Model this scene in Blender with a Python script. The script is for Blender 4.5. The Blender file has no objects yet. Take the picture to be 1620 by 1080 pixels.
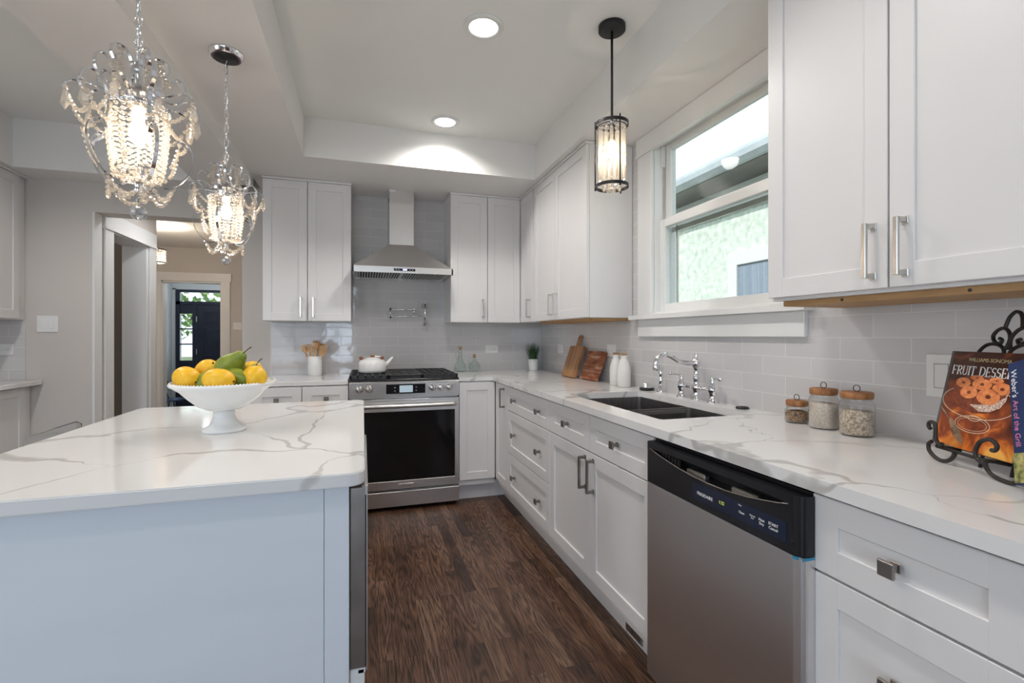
import bpy, bmesh, math, random
from mathutils import Vector, Matrix
random.seed(7)
S = bpy.context.scene
COL = S.collection
PI = math.pi

# ------------------------------------------------------------------ camera
H = 1.2177
cam_d = bpy.data.cameras.new('camera'); cam = bpy.data.objects.new('camera', cam_d); COL.objects.link(cam)
cam_d.sensor_width = 36; cam_d.lens = 762.0/1620*36; cam_d.shift_y = -9.1/1620
cam_d.clip_start = 0.05; cam_d.clip_end = 200
cam.location = (0, 0, H); cam.rotation_euler = (PI/2, 0, -math.radians(17.2))
S.camera = cam
# ------------------------------------------------------------------ view, world, sun, area lights
S.view_settings.view_transform = 'Standard'; S.view_settings.look = 'None'
S.view_settings.gamma = 1; S.view_settings.use_curve_mapping = False
S.view_settings.exposure = 0.0
w = bpy.data.worlds.new('sky'); S.world = w; w.use_nodes = True
bg = w.node_tree.nodes['Background']; bg.inputs[0].default_value = (0.80, 0.90, 1.0, 1); bg.inputs[1].default_value = 1.7
def light(name, kind, loc, rot, energy, color, **k):
    d = bpy.data.lights.new(name, kind); d.energy = energy; d.color = color
    for a, b in k.items(): setattr(d, a, b)
    o = bpy.data.objects.new(name, d); COL.objects.link(o); o.location = loc; o.rotation_euler = rot
    return o
light('sun', 'SUN', (-4, 2, 8), (math.radians(6), math.radians(-54), 0), 2.9, (1, .97, .9), angle=.01)
# daylight through rear glazing and front door; the side lamp is added fill
light('rear_window_daylight', 'AREA', (-1.6, -2.62, 1.38), (PI/2, 0, 0), 17, (.60, .77, 1), shape='RECTANGLE', size=1.5, size_y=1.6)
light('rear_door_daylight', 'AREA', (-.50, -2.62, 1.23), (PI/2, 0, 0), 30, (.66, .81, 1), shape='RECTANGLE', size=.55, size_y=1.9)
light('side_fill_light', 'AREA', (-2.70, .3, 1.35), (0, -PI/2, 0), 12, (.93, .96, 1), shape='RECTANGLE', size=1.5, size_y=1.8)  # fill panel from the left, set behind a made-up window
light('front_door_daylight', 'AREA', (-2.7, 10.62, 1.3), (-PI/2, 0, 0), 12, (.86, .94, 1), shape='RECTANGLE', size=1.2, size_y=1.8)

# ------------------------------------------------------------------ materials
MATS = {}
def mat(name, col=(.8, .8, .8), rough=.5, metal=0, spec=.5, emit=None, es=0, coat=0, trans=0, ior=1.45, alpha=1):
    m = bpy.data.materials.new(name); m.use_nodes = True
    b = m.node_tree.nodes['Principled BSDF']
    b.inputs['Base Color'].default_value = (*col, 1); b.inputs['Roughness'].default_value = rough
    b.inputs['Metallic'].default_value = metal; b.inputs['Specular IOR Level'].default_value = spec
    b.inputs['Coat Weight'].default_value = coat; b.inputs['Transmission Weight'].default_value = trans
    b.inputs['IOR'].default_value = ior; b.inputs['Alpha'].default_value = alpha
    if emit: b.inputs['Emission Color'].default_value = (*emit, 1); b.inputs['Emission Strength'].default_value = es
    MATS[name] = m
    return m
def nodes(m): return m.node_tree.nodes, m.node_tree.links, m.node_tree.nodes['Principled BSDF']
def N(nt, typ, **k):
    n = nt.new(typ)
    for a, b in k.items(): setattr(n, a, b)
    return n
def ramp(nt, stops):
    r = nt.new('ShaderNodeValToRGB'); e = r.color_ramp.elements
    while len(e) < len(stops): e.new(.5)
    for i, (p, c) in enumerate(stops): e[i].position = p; e[i].color = (*c, 1)
    return r
def coords(nt, lk, scale=(1, 1, 1), rot=(0, 0, 0), loc=(0, 0, 0)):
    g = nt.new('ShaderNodeNewGeometry'); mp = nt.new('ShaderNodeMapping')
    mp.inputs['Scale'].default_value = scale; mp.inputs['Rotation'].default_value = rot; mp.inputs['Location'].default_value = loc
    lk.new(g.outputs['Position'], mp.inputs['Vector']); return mp.outputs[0]
def bump(nt, lk, b, src, strength=.1, dist=.01):
    bp = nt.new('ShaderNodeBump'); bp.inputs['Strength'].default_value = strength; bp.inputs['Distance'].default_value = dist
    lk.new(src, bp.inputs['Height']); lk.new(bp.outputs[0], b.inputs['Normal'])
def noise_tint(m, c1, c2, scale=4, detail=3, bumpy=0, sc=(1, 1, 1)):
    nt, lk, b = nodes(m); v = coords(nt, lk, sc)
    n = N(nt, 'ShaderNodeTexNoise'); n.inputs['Scale'].default_value = scale; n.inputs['Detail'].default_value = detail
    lk.new(v, n.inputs['Vector']); r = ramp(nt, [(.3, c1), (.7, c2)]); lk.new(n.outputs['Fac'], r.inputs[0])
    lk.new(r.outputs[0], b.inputs['Base Color'])
    if bumpy: bump(nt, lk, b, n.outputs['Fac'], bumpy)
    return m

M_wall = noise_tint(mat('greige wall paint', rough=.75), (.60, .565, .53), (.62, .585, .55), 3)
M_ceil = noise_tint(mat('ceiling paint', rough=.8), (.86, .865, .84), (.88, .885, .86), 2)
M_soff = noise_tint(mat('soffit paint', rough=.6), (.80, .785, .765), (.82, .805, .785), 2)
M_trim = noise_tint(mat('white trim paint', rough=.35), (.78, .78, .77), (.80, .80, .79), 3)
M_cab = noise_tint(mat('white cabinet lacquer', rough=.32), (.735, .72, .715), (.755, .74, .735), 3)
M_isl = noise_tint(mat('island paint tinted daylight blue', rough=.4), (.70, .735, .78), (.72, .755, .80), 2, 2, 0, (1, 1, 6))  # panels are white; blue of the rear daylight is put into the colour
M_cabin = mat('cabinet inside shadow gap', (.10, .09, .08), .8)
M_ply = noise_tint(mat('raw plywood edge', rough=.6), (.36, .20, .08), (.46, .28, .13), 9, 4, 0, (1, 1, 8))
M_chrome = noise_tint(mat('polished chrome', (.82, .82, .84), .07, 1), (.80, .80, .82), (.86, .86, .88), 8)
M_nickel = noise_tint(mat('satin nickel', (.62, .60, .57), .28, 1), (.58, .56, .53), (.66, .64, .61), 12)
M_pewter = noise_tint(mat('dark pewter', (.30, .27, .25), .35, 1), (.26, .24, .22), (.34, .31, .29), 12)
M_black = noise_tint(mat('matte black metal', (.012, .012, .013), .45), (.010, .010, .011), (.016, .015, .016), 12)
M_iron = noise_tint(mat('wrought iron', (.02, .016, .015), .4), (.014, .011, .010), (.03, .024, .022), 40, 3, .2)
M_castiron = noise_tint(mat('cast iron', (.03, .03, .03), .5), (.022, .022, .024), (.04, .04, .042), 60, 2, .15)
M_bplast = noise_tint(mat('black gloss plastic', (.012, .012, .014), .25), (.010, .010, .012), (.015, .015, .018), 5)
M_glassblk = noise_tint(mat('black oven glass', (.006, .006, .007), .06), (.005, .005, .006), (.008, .008, .009), 5)
M_navy = noise_tint(mat('navy display strip', (.01, .015, .035), .15), (.009, .013, .03), (.013, .019, .042), 5)
M_wht = noise_tint(mat('white ceramic', (.82, .82, .80), .15), (.80, .80, .785), (.84, .84, .825), 5)
M_wplast = noise_tint(mat('white plate plastic', (.80, .80, .79), .35), (.79, .79, .78), (.82, .82, .81), 5)
M_dark = mat('dark slot', (.03, .03, .03), .8)
M_txtw = mat('white print', (.85, .85, .85), .5)
M_txtg = mat('gold print', (.62, .50, .28), .5)
M_txtp = mat('pink print', (.70, .22, .38), .5)
M_cork = noise_tint(mat('cork', rough=.8), (.36, .19, .09), (.50, .29, .15), 120, 3, .2)
M_grout = mat('grout', (.62, .61, .60), .8)
M_ledw = mat('lit downlight lens', (1, 1, 1), .5, emit=(1, .98, .94), es=9)
M_bulb = mat('lit bulb glass', (1, 1, 1), .5, emit=(1, .82, .58), es=14)
M_lcd = mat('lit panel display', (.3, .36, .4), .3, emit=(.45, .60, .70), es=.45)
M_led = mat('lit green digits', (.1, .1, .0), .3, emit=(.75, .85, .15), es=.7)
M_ledb = mat('lit blue digits', (.1, .1, .2), .3, emit=(.5, .5, 1), es=2)

def steel(name, c1, c2, rough, sc):
    m = mat(name, c1, rough, 1); nt, lk, b = nodes(m); v = coords(nt, lk, sc)
    n = N(nt, 'ShaderNodeTexNoise'); n.inputs['Scale'].default_value = 6; n.inputs['Detail'].default_value = 5
    lk.new(v, n.inputs['Vector']); r = ramp(nt, [(.3, c1), (.7, c2)]); lk.new(n.outputs['Fac'], r.inputs[0]); lk.new(r.outputs[0], b.inputs['Base Color'])
    b.inputs['Anisotropic'].default_value = .6
    return m
M_steel = steel('brushed stainless steel', (.70, .685, .675), (.72, .705, .695), .34, (1, 1, 90))
M_steelv = steel('brushed stainless door', (.76, .75, .75), (.785, .775, .775), .36, (1, 1, 90))
M_sink = steel('sink steel', (.30, .28, .27), (.42, .40, .39), .33, (30, 30, 3))

def tile(name, horiz, x0, z0=.914, w=.2228, h=.0745):
    """glossy grey subway tile in running bond, drawn in world metres; horiz = 'X' or 'Y'."""
    m = mat(name, (.5, .5, .5), .10); nt, lk, b = nodes(m)
    g = nt.new('ShaderNodeNewGeometry'); sp = nt.new('ShaderNodeSeparateXYZ'); lk.new(g.outputs['Position'], sp.inputs[0])
    cb = nt.new('ShaderNodeCombineXYZ')
    a = N(nt, 'ShaderNodeMath', operation='SUBTRACT'); a.inputs[1].default_value = x0; lk.new(sp.outputs[horiz], a.inputs[0])
    c = N(nt, 'ShaderNodeMath', operation='SUBTRACT'); c.inputs[1].default_value = z0; lk.new(sp.outputs['Z'], c.inputs[0])
    lk.new(a.outputs[0], cb.inputs[0]); lk.new(c.outputs[0], cb.inputs[1])
    br = nt.new('ShaderNodeTexBrick'); br.offset = .5; br.offset_frequency = 2; br.squash = 1
    lk.new(cb.outputs[0], br.inputs['Vector'])
    br.inputs['Scale'].default_value = 1; br.inputs['Brick Width'].default_value = w; br.inputs['Row Height'].default_value = h
    br.inputs['Mortar Size'].default_value = .0016; br.inputs['Mortar Smooth'].default_value = .2; br.inputs['Bias'].default_value = 0
    br.inputs['Color1'].default_value = (.60, .585, .585, 1); br.inputs['Color2'].default_value = (.64, .625, .625, 1); br.inputs['Mortar'].default_value = (.72, .71, .70, 1)
    lk.new(br.outputs['Color'], b.inputs['Base Color'])
    inv = N(nt, 'ShaderNodeMath', operation='SUBTRACT'); inv.inputs[0].default_value = 1; lk.new(br.outputs['Fac'], inv.inputs[1])
    mr = N(nt, 'ShaderNodeMapRange'); mr.inputs['To Min'].default_value = .05; mr.inputs['To Max'].default_value = .6
    lk.new(br.outputs['Fac'], mr.inputs[0]); lk.new(mr.outputs[0], b.inputs['Roughness'])
    n = N(nt, 'ShaderNodeTexNoise'); n.inputs['Scale'].default_value = 7; lk.new(g.outputs['Position'], n.inputs['Vector'])
    ad = N(nt, 'ShaderNodeMath', operation='MULTIPLY_ADD'); lk.new(n.outputs['Fac'], ad.inputs[0]); ad.inputs[1].default_value = .9; lk.new(inv.outputs[0], ad.inputs[2])
    bump(nt, lk, b, ad.outputs[0], .35, .004)
    return m
M_tileR = tile('grey gloss tile on the window wall', 'Y', 1.0143)
M_tileB = tile('grey gloss tile on the range wall', 'X', -.612)

def marble():
    m = mat('white quartz with grey veins', (.78, .775, .765), .09); nt, lk, b = nodes(m); v = coords(nt, lk, (1, 1, 1), (0, 0, .5), (.35, .1, 0))
    n = N(nt, 'ShaderNodeTexNoise'); n.inputs['Scale'].default_value = 2.2; n.inputs['Detail'].default_value = 4; lk.new(v, n.inputs['Vector'])
    mx = N(nt, 'ShaderNodeVectorMath', operation='MULTIPLY_ADD'); mx.inputs[1].default_value = (.55, .55, .55)
    lk.new(n.outputs['Color'], mx.inputs[0]); lk.new(v, mx.inputs[2])
    vo = N(nt, 'ShaderNodeTexVoronoi', feature='DISTANCE_TO_EDGE'); vo.inputs['Scale'].default_value = 2.1; lk.new(mx.outputs[0], vo.inputs['Vector'])
    n2 = N(nt, 'ShaderNodeTexNoise'); n2.inputs['Scale'].default_value = 3.1; n2.inputs['Detail'].default_value = 2; lk.new(v, n2.inputs['Vector'])
    wd = N(nt, 'ShaderNodeMapRange'); wd.inputs['From Min'].default_value = .38; wd.inputs['From Max'].default_value = .68; wd.inputs['To Min'].default_value = .002; wd.inputs['To Max'].default_value = .055
    lk.new(n2.outputs['Fac'], wd.inputs[0])
    dv = N(nt, 'ShaderNodeMath', operation='DIVIDE'); lk.new(vo.outputs['Distance'], dv.inputs[0]); lk.new(wd.outputs[0], dv.inputs[1])
    r = ramp(nt, [(.35, (.50, .485, .465)), (.9, (.66, .65, .635)), (1.0, (.755, .745, .735))])
    lk.new(dv.outputs[0], r.inputs[0])
    n3 = N(nt, 'ShaderNodeTexNoise'); n3.inputs['Scale'].default_value = 1.1; lk.new(v, n3.inputs['Vector'])
    r3 = ramp(nt, [(.42, (1, 1, 1)), (.56, (0, 0, 0))]); lk.new(n3.outputs['Fac'], r3.inputs[0])
    mix = N(nt, 'ShaderNodeMix', data_type='RGBA'); mix.inputs[7].default_value = (.755, .745, .735, 1)
    m2 = N(nt, 'ShaderNodeMath', operation='MULTIPLY'); m2.inputs[1].default_value = .75; lk.new(r3.outputs[0], m2.inputs[0])
    lk.new(m2.outputs[0], mix.inputs[0]); lk.new(r.outputs[0], mix.inputs[6]); lk.new(mix.outputs[2], b.inputs['Base Color'])
    return m
M_marble = marble()

def floorwood():
    m = mat('dark stained oak strip floor', (.1, .05, .03), .3); nt, lk, b = nodes(m)
    g = nt.new('ShaderNodeNewGeometry'); sp = nt.new('ShaderNodeSeparateXYZ'); lk.new(g.outputs['Position'], sp.inputs[0])
    cb = nt.new('ShaderNodeCombineXYZ'); lk.new(sp.outputs['Y'], cb.inputs[0]); lk.new(sp.outputs['X'], cb.inputs[1])
    br = nt.new('ShaderNodeTexBrick'); br.offset = .37; br.offset_frequency = 2
    lk.new(cb.outputs[0], br.inputs['Vector']); br.inputs['Scale'].default_value = 1
    br.inputs['Brick Width'].default_value = .62; br.inputs['Row Height'].default_value = .0575
    br.inputs['Mortar Size'].default_value = .0009; br.inputs['Mortar Smooth'].default_value = .4
    br.inputs['Color1'].default_value = (0, 0, 0, 1); br.inputs['Color2'].default_value = (1, 1, 1, 1); br.inputs['Mortar'].default_value = (.5, .5, .5, 1)
    sr = nt.new('ShaderNodeSeparateColor'); lk.new(br.outputs['Color'], sr.inputs[0])
    def stretched(sx, sy, det, dis=0, off=9):
        mul = N(nt, 'ShaderNodeVectorMath', operation='MULTIPLY_ADD'); mul.inputs[1].default_value = (off, off*.7, off*1.3); lk.new(br.outputs['Color'], mul.inputs[0])
        ms = N(nt, 'ShaderNodeVectorMath', operation='MULTIPLY'); ms.inputs[1].default_value = (sx, sy, 1); lk.new(cb.outputs[0], ms.inputs[0]); lk.new(ms.outputs[0], mul.inputs[2])
        n = N(nt, 'ShaderNodeTexNoise'); n.inputs['Scale'].default_value = 1; n.inputs['Detail'].default_value = det; n.inputs['Distortion'].default_value = dis; lk.new(mul.outputs[0], n.inputs['Vector']); return n
    n = stretched(1.6, 16, 1, .5)                       # cathedral rings: contour lines of a slow noise
    wv = N(nt, 'ShaderNodeMath', operation='MULTIPLY'); wv.inputs[1].default_value = 75; lk.new(n.outputs['Fac'], wv.inputs[0])
    sn = N(nt, 'ShaderNodeMath', operation='SINE'); lk.new(wv.outputs[0], sn.inputs[0])
    f = stretched(14, 420, 3)
    a = N(nt, 'ShaderNodeMath', operation='MULTIPLY_ADD'); lk.new(sn.outputs[0], a.inputs[0]); a.inputs[1].default_value = .10; lk.new(f.outputs['Fac'], a.inputs[2])
    big = N(nt, 'ShaderNodeTexNoise'); big.inputs['Scale'].default_value = 2.6; big.inputs['Detail'].default_value = 3; lk.new(g.outputs['Position'], big.inputs['Vector'])
    a2 = N(nt, 'ShaderNodeMath', operation='MULTIPLY_ADD'); lk.new(sr.outputs[0], a2.inputs[0]); a2.inputs[1].default_value = .55; lk.new(big.outputs['Fac'], a2.inputs[2])
    r0 = ramp(nt, [(.42, (.052, .026, .017)), (.62, (.105, .052, .031)), (.80, (.155, .080, .048)), (1.0, (.20, .118, .078))]); lk.new(a2.outputs[0], r0.inputs[0])
    r1 = ramp(nt, [(.33, (.16, .14, .14)), (.50, (.72, .70, .68)), (.66, (1.15, 1.12, 1.10))]); lk.new(a.outputs[0], r1.inputs[0])
    r = N(nt, 'ShaderNodeMix', data_type='RGBA', blend_type='MULTIPLY'); r.inputs[0].default_value = 1; lk.new(r0.outputs[0], r.inputs[6]); lk.new(r1.outputs[0], r.inputs[7])
    mm = N(nt, 'ShaderNodeMix', data_type='RGBA'); mm.inputs[7].default_value = (.008, .005, .004, 1); lk.new(br.outputs['Fac'], mm.inputs[0]); lk.new(r.outputs[2], mm.inputs[6])
    lk.new(mm.outputs[2], b.inputs['Base Color'])
    mr = N(nt, 'ShaderNodeMapRange'); mr.inputs['To Min'].default_value = .22; mr.inputs['To Max'].default_value = .5; lk.new(f.outputs['Fac'], mr.inputs[0]); lk.new(mr.outputs[0], b.inputs['Roughness'])
    bump(nt, lk, b, a.outputs[0], .12, .002)
    return m
M_floor = floorwood()

def wood(name, c1, c2, c3, sc, rough=.5):
    m = mat(name, c1, rough); nt, lk, b = nodes(m); tc = nt.new('ShaderNodeTexCoord'); mp = nt.new('ShaderNodeMapping'); mp.inputs['Scale'].default_value = sc
    lk.new(tc.outputs['Object'], mp.inputs[0])
    n = N(nt, 'ShaderNodeTexNoise'); n.inputs['Scale'].default_value = 1; n.inputs['Detail'].default_value = 5; n.inputs['Distortion'].default_value = .4
    lk.new(mp.outputs[0], n.inputs['Vector']); r = ramp(nt, [(.3, c1), (.5, c2), (.72, c3)]); lk.new(n.outputs['Fac'], r.inputs[0]); lk.new(r.outputs[0], b.inputs['Base Color'])
    bump(nt, lk, b, n.outputs['Fac'], .1, .002)
    return m
M_board1 = wood('striped acacia board', (.22, .09, .035), (.40, .20, .09), (.55, .31, .15), (5, 60, 4))
M_board2 = wood('weathered red brown board', (.16, .045, .02), (.36, .12, .05), (.62, .45, .33), (8, 7, 55))
M_spoon = wood('bamboo utensil wood', (.50, .25, .09), (.66, .38, .17), (.76, .50, .26), (20, 20, 60))
M_lid = wood('acacia lid wood', (.20, .075, .025), (.33, .14, .05), (.42, .20, .08), (40, 40, 10))
M_knobw = wood('brown handle wood', (.16, .045, .015), (.28, .08, .03), (.36, .12, .05), (60, 60, 60), .35)

def glassy(name, col, wt=.62, wg=.38, diff=0, dcol=(1, 1, 1), rough=.02):
    """thin clear glass: transparent with glossy facets, and a little scattered light where diff > 0"""
    m = bpy.data.materials.new(name); m.use_nodes = True; nt, lk = m.node_tree.nodes, m.node_tree.links
    for n in list(nt):
        if n.type != 'OUTPUT_MATERIAL': nt.remove(n)
    out = [n for n in nt if n.type == 'OUTPUT_MATERIAL'][0]
    t = nt.new('ShaderNodeBsdfTransparent'); g = nt.new('ShaderNodeBsdfGlossy'); g.inputs['Roughness'].default_value = rough
    nz = nt.new('ShaderNodeTexNoise'); nz.inputs['Scale'].default_value = 30; r = ramp(nt, [(.3, tuple(c*.96 for c in col)), (.7, col)])
    lk.new(nz.outputs['Fac'], r.inputs[0]); lk.new(r.outputs[0], t.inputs[0])
    lw = nt.new('ShaderNodeLayerWeight'); lw.inputs[0].default_value = .35
    mr = nt.new('ShaderNodeMapRange'); mr.inputs['To Min'].default_value = 1-wt-.0; mr.inputs['To Max'].default_value = min(1, wg+.45)
    mr.inputs['To Min'].default_value = max(0.02, 1-wt-.3)
    if name.startswith('window'): mr.inputs['To Max'].default_value = .12
    lk.new(lw.outputs['Facing'], mr.inputs[0])
    mx = nt.new('ShaderNodeMixShader'); lk.new(mr.outputs[0], mx.inputs[0]); lk.new(t.outputs[0], mx.inputs[1]); lk.new(g.outputs[0], mx.inputs[2])
    last = mx
    if diff:
        d = nt.new('ShaderNodeBsdfTranslucent'); d.inputs[0].default_value = (*dcol, 1)
        d2 = nt.new('ShaderNodeBsdfDiffuse'); d2.inputs[0].default_value = (*dcol, 1)
        md = nt.new('ShaderNodeMixShader'); lk.new(d.outputs[0], md.inputs[1]); lk.new(d2.outputs[0], md.inputs[2])
        m2 = nt.new('ShaderNodeMixShader'); m2.inputs[0].default_value = diff; lk.new(mx.outputs[0], m2.inputs[1]); lk.new(md.outputs[0], m2.inputs[2]); last = m2
    lk.new(last.outputs[0], out.inputs[0])
    return m
M_glass = glassy('clear jar glass', (.97, .98, .98), .9, .3)
M_pane = glassy('window pane glass', (.97, .99, .985), .93, .1)
M_aqua = glassy('pale aqua bottle glass', (.93, .985, .97), .92, .3, .02, (.6, .8, .75))
M_bead = glassy('cut crystal bead', (.90, .88, .85), .66, .5, .16, (1, .95, .88), .05)
M_acryl = glassy('clear acrylic', (.90, .91, .91), .85, .4, .06)

# ------------------------------------------------------------------ mesh helpers
class G:
    def __init__(s): s.bm = bmesh.new()
    def _tf(s, vs, M):
        if M is not None:
            for v in vs: v.co = M @ v.co
    def box(s, x0, x1, y0, y1, z0, z1, bv=0, M=None, seg=1):
        t = bmesh.new(); vs = [t.verts.new((x, y, z)) for x in (x0, x1) for y in (y0, y1) for z in (z0, z1)]
        for f in ((0, 1, 3, 2), (4, 6, 7, 5), (0, 4, 5, 1), (2, 3, 7, 6), (0, 2, 6, 4), (1, 5, 7, 3)): t.faces.new([vs[i] for i in f])
        if bv > 0: bmesh.ops.bevel(t, geom=list(t.edges), offset=bv, segments=seg, affect='EDGES', profile=.5)
        s._tf(t.verts, M); s.merge(t); return s
    def merge(s, t):
        mp = {v: s.bm.verts.new(v.co) for v in t.verts}
        for f in t.faces:
            try: nf = s.bm.faces.new([mp[v] for v in f.verts]); nf.smooth = f.smooth
            except ValueError: pass
        t.free()
    def poly(s, pts, z0, z1, M=None, bv=0):
        """closed outline (a, c) extruded from z0 to z1 along the third axis: M maps (a, c, depth)"""
        t = bmesh.new(); b = [t.verts.new((p[0], p[1], z0)) for p in pts]; f = t.faces.new(b)
        e = bmesh.ops.extrude_face_region(t, geom=[f]); vs = [v for v in e['geom'] if isinstance(v, bmesh.types.BMVert)]
        for v in vs: v.co.z = z1
        if bv: bmesh.ops.bevel(t, geom=list(t.edges), offset=bv, segments=2, affect='EDGES')
        s._tf(t.verts, M); s.merge(t); return s
    def ring(s, loops, closed=True, cap=False, smooth=True):
        rows = [[s.bm.verts.new(p) for p in l] for l in loops]
        for i in range(len(rows)-1):
            n = len(rows[i])
            for j in range(n if closed else n-1):
                k = (j+1) % n
                try: f = s.bm.faces.new((rows[i][j], rows[i][k], rows[i+1][k], rows[i+1][j])); f.smooth = smooth
                except ValueError: pass
        if cap:
            for r in (rows[0], rows[-1]):
                try: s.bm.faces.new(r)
                except ValueError: pass
        return rows
    def lathe(s, prof, c=(0, 0, 0), n=28, M=None, cap=True, smooth=True, sx=1, sy=1):
        c = Vector(c); loops = []
        for r, z in prof:
            r = max(r, .0001)
            l = [Vector((c.x+r*sx*math.cos(2*PI*i/n), c.y+r*sy*math.sin(2*PI*i/n), c.z+z)) for i in range(n)]
            loops.append([M @ p for p in l] if M is not None else l)
        s.ring(loops, True, cap, smooth); return s
    def tube(s, pts, r, n=8, closed=False, M=None, cap=True):
        P = [Vector(p) for p in pts]; m = len(P); loops = []; up = None
        for i in range(m):
            if closed: t = P[(i+1) % m]-P[i-1]
            else: t = P[min(i+1, m-1)]-P[max(i-1, 0)]
            t.normalize()
            if up is None: up = Vector((0, 0, 1)) if abs(t.z) < .9 else Vector((1, 0, 0))
            a = t.cross(up)
            if a.length < 1e-5: a = t.cross(Vector((1, .3, 0)))
            a.normalize(); b = a.cross(t).normalized(); up = b
            rr = r[i] if isinstance(r, (list, tuple)) else r
            l = [P[i]+a*rr*math.cos(2*PI*k/n)+b*rr*math.sin(2*PI*k/n) for k in range(n)]
            loops.append([M @ p for p in l] if M is not None else l)
        if closed: loops.append(loops[0])
        if closed:
            rows = [[s.bm.verts.new(p) for p in l] for l in loops[:-1]]; q = len(rows)
            for i in range(q):
                for j in range(n):
                    f = s.bm.faces.new((rows[i][j], rows[i][(j+1) % n], rows[(i+1) % q][(j+1) % n], rows[(i+1) % q][j])); f.smooth = True
        else: s.ring(loops, True, cap)
        return s
    def ribbon(s, pts, side, w, t):
        """flat metal strip following pts; side = unit vector across the strip"""
        P = [Vector(p) for p in pts]; sd = Vector(side).normalized(); loops = []
        for i in range(len(P)):
            d = (P[min(i+1, len(P)-1)]-P[max(i-1, 0)]).normalized(); nn = d.cross(sd).normalized()
            loops.append([P[i]+sd*w/2+nn*t/2, P[i]-sd*w/2+nn*t/2, P[i]-sd*w/2-nn*t/2, P[i]+sd*w/2-nn*t/2])
        s.ring(loops, True, True, False); return s
    def ball(s, c, r, n=8, m=6, sc=(1, 1, 1), smooth=True, M=None):
        c = Vector(c); loops = []
        for i in range(m+1):
            th = PI*i/m; l = []
            for j in range(n):
                p = Vector((math.sin(th)*math.cos(2*PI*j/n)*sc[0], math.sin(th)*math.sin(2*PI*j/n)*sc[1], math.cos(th)*sc[2]))*r
                if i in (0, m): p = Vector((1e-5*math.cos(2*PI*j/n), 1e-5*math.sin(2*PI*j/n), p.z))
                if M is not None: p = M @ p
                l.append(p+c)
            loops.append(l)
        s.ring(loops, True, False, smooth); return s

ORG = {}
def base(o): return ORG.get(o.name, Vector((0, 0, 0))) if o else Vector((0, 0, 0))
def mk(name, g, m, parent=None, label=None, cat=None, group=None, kind=None, org=None, smooth=None):
    """link the builder's mesh as one object; coordinates are world ones, the origin is the parent's (or org)"""
    bm = g.bm; bmesh.ops.remove_doubles(bm, verts=bm.verts, dist=1e-6); bmesh.ops.recalc_face_normals(bm, faces=bm.faces)
    o0 = base(parent) if parent else Vector(org or (0, 0, 0))
    if o0.length: bmesh.ops.translate(bm, verts=bm.verts, vec=-o0)
    me = bpy.data.meshes.new(name); bm.to_mesh(me); bm.free()
    if smooth is not None:
        for p in me.polygons: p.use_smooth = smooth
    me.materials.append(m)
    o = bpy.data.objects.new(name, me); COL.objects.link(o); ORG[o.name] = o0
    if parent: o.parent = parent
    else: o.location = o0
    tag(o, label, cat, group, kind); return o
def tag(o, label=None, cat=None, group=None, kind=None):
    for k, v in (('label', label), ('category', cat), ('group', group), ('kind', kind)):
        if v: o[k] = v
def thing(name, loc, label, cat, group=None, kind=None):
    o = bpy.data.objects.new(name, None); COL.objects.link(o); o.location = loc; o.empty_display_size = .05
    ORG[o.name] = Vector(loc); tag(o, label, cat, group, kind); return o
def dup(root, loc, label, group=None, rotz=None):
    r = root.copy(); COL.objects.link(r); r.location = loc; ORG[r.name] = Vector(loc); r['label'] = label
    if rotz is not None: r.rotation_euler = (0, 0, rotz)
    if group: r['group'] = group
    for ch in list(root.children):
        c = ch.copy(); COL.objects.link(c); c.parent = r
        for gch in ch.children:
            d = gch.copy(); COL.objects.link(d); d.parent = c
    return r
def text(s, size, M, m, name, parent, align='CENTER', ext=.0003, sx=1.0, extra=None):
    cu = bpy.data.curves.new(name, 'FONT'); cu.body = s; cu.size = size; cu.align_x = align; cu.align_y = 'CENTER'; cu.extrude = ext; cu.resolution_u = 3
    if extra: cu.offset = extra
    t = bpy.data.objects.new('tmp', cu); COL.objects.link(t); bpy.context.view_layer.update()
    me = bpy.data.meshes.new_from_object(t.evaluated_get(bpy.context.evaluated_depsgraph_get()))
    bpy.data.objects.remove(t); bpy.data.curves.remove(cu)
    o0 = base(parent)
    for v in me.vertices: v.co = M @ Vector((v.co.x*sx, v.co.y, v.co.z)) - o0
    me.materials.clear(); me.materials.append(m); me.name = name
    o = bpy.data.objects.new(name, me); COL.objects.link(o); o.parent = parent; ORG[o.name] = o0
    return o
def frame(o, a, b, c):
    """matrix taking local (a, b, c) to world with origin o"""
    a, b, c, o = map(Vector, (a, b, c, o))
    return Matrix(((a.x, b.x, c.x, o.x), (a.y, b.y, c.y, o.y), (a.z, b.z, c.z, o.z), (0, 0, 0, 1)))
def face_frame(side, face):
    """local a runs along the wall, b points out of the front, c is up"""
    if side == 'back': return frame((0, face, 0), (1, 0, 0), (0, -1, 0), (0, 0, 1))
    if side == 'right': return frame((face, 0, 0), (0, 1, 0), (-1, 0, 0), (0, 0, 1))
    if side == 'left': return frame((face, 0, 0), (0, 1, 0), (1, 0, 0), (0, 0, 1))

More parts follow.
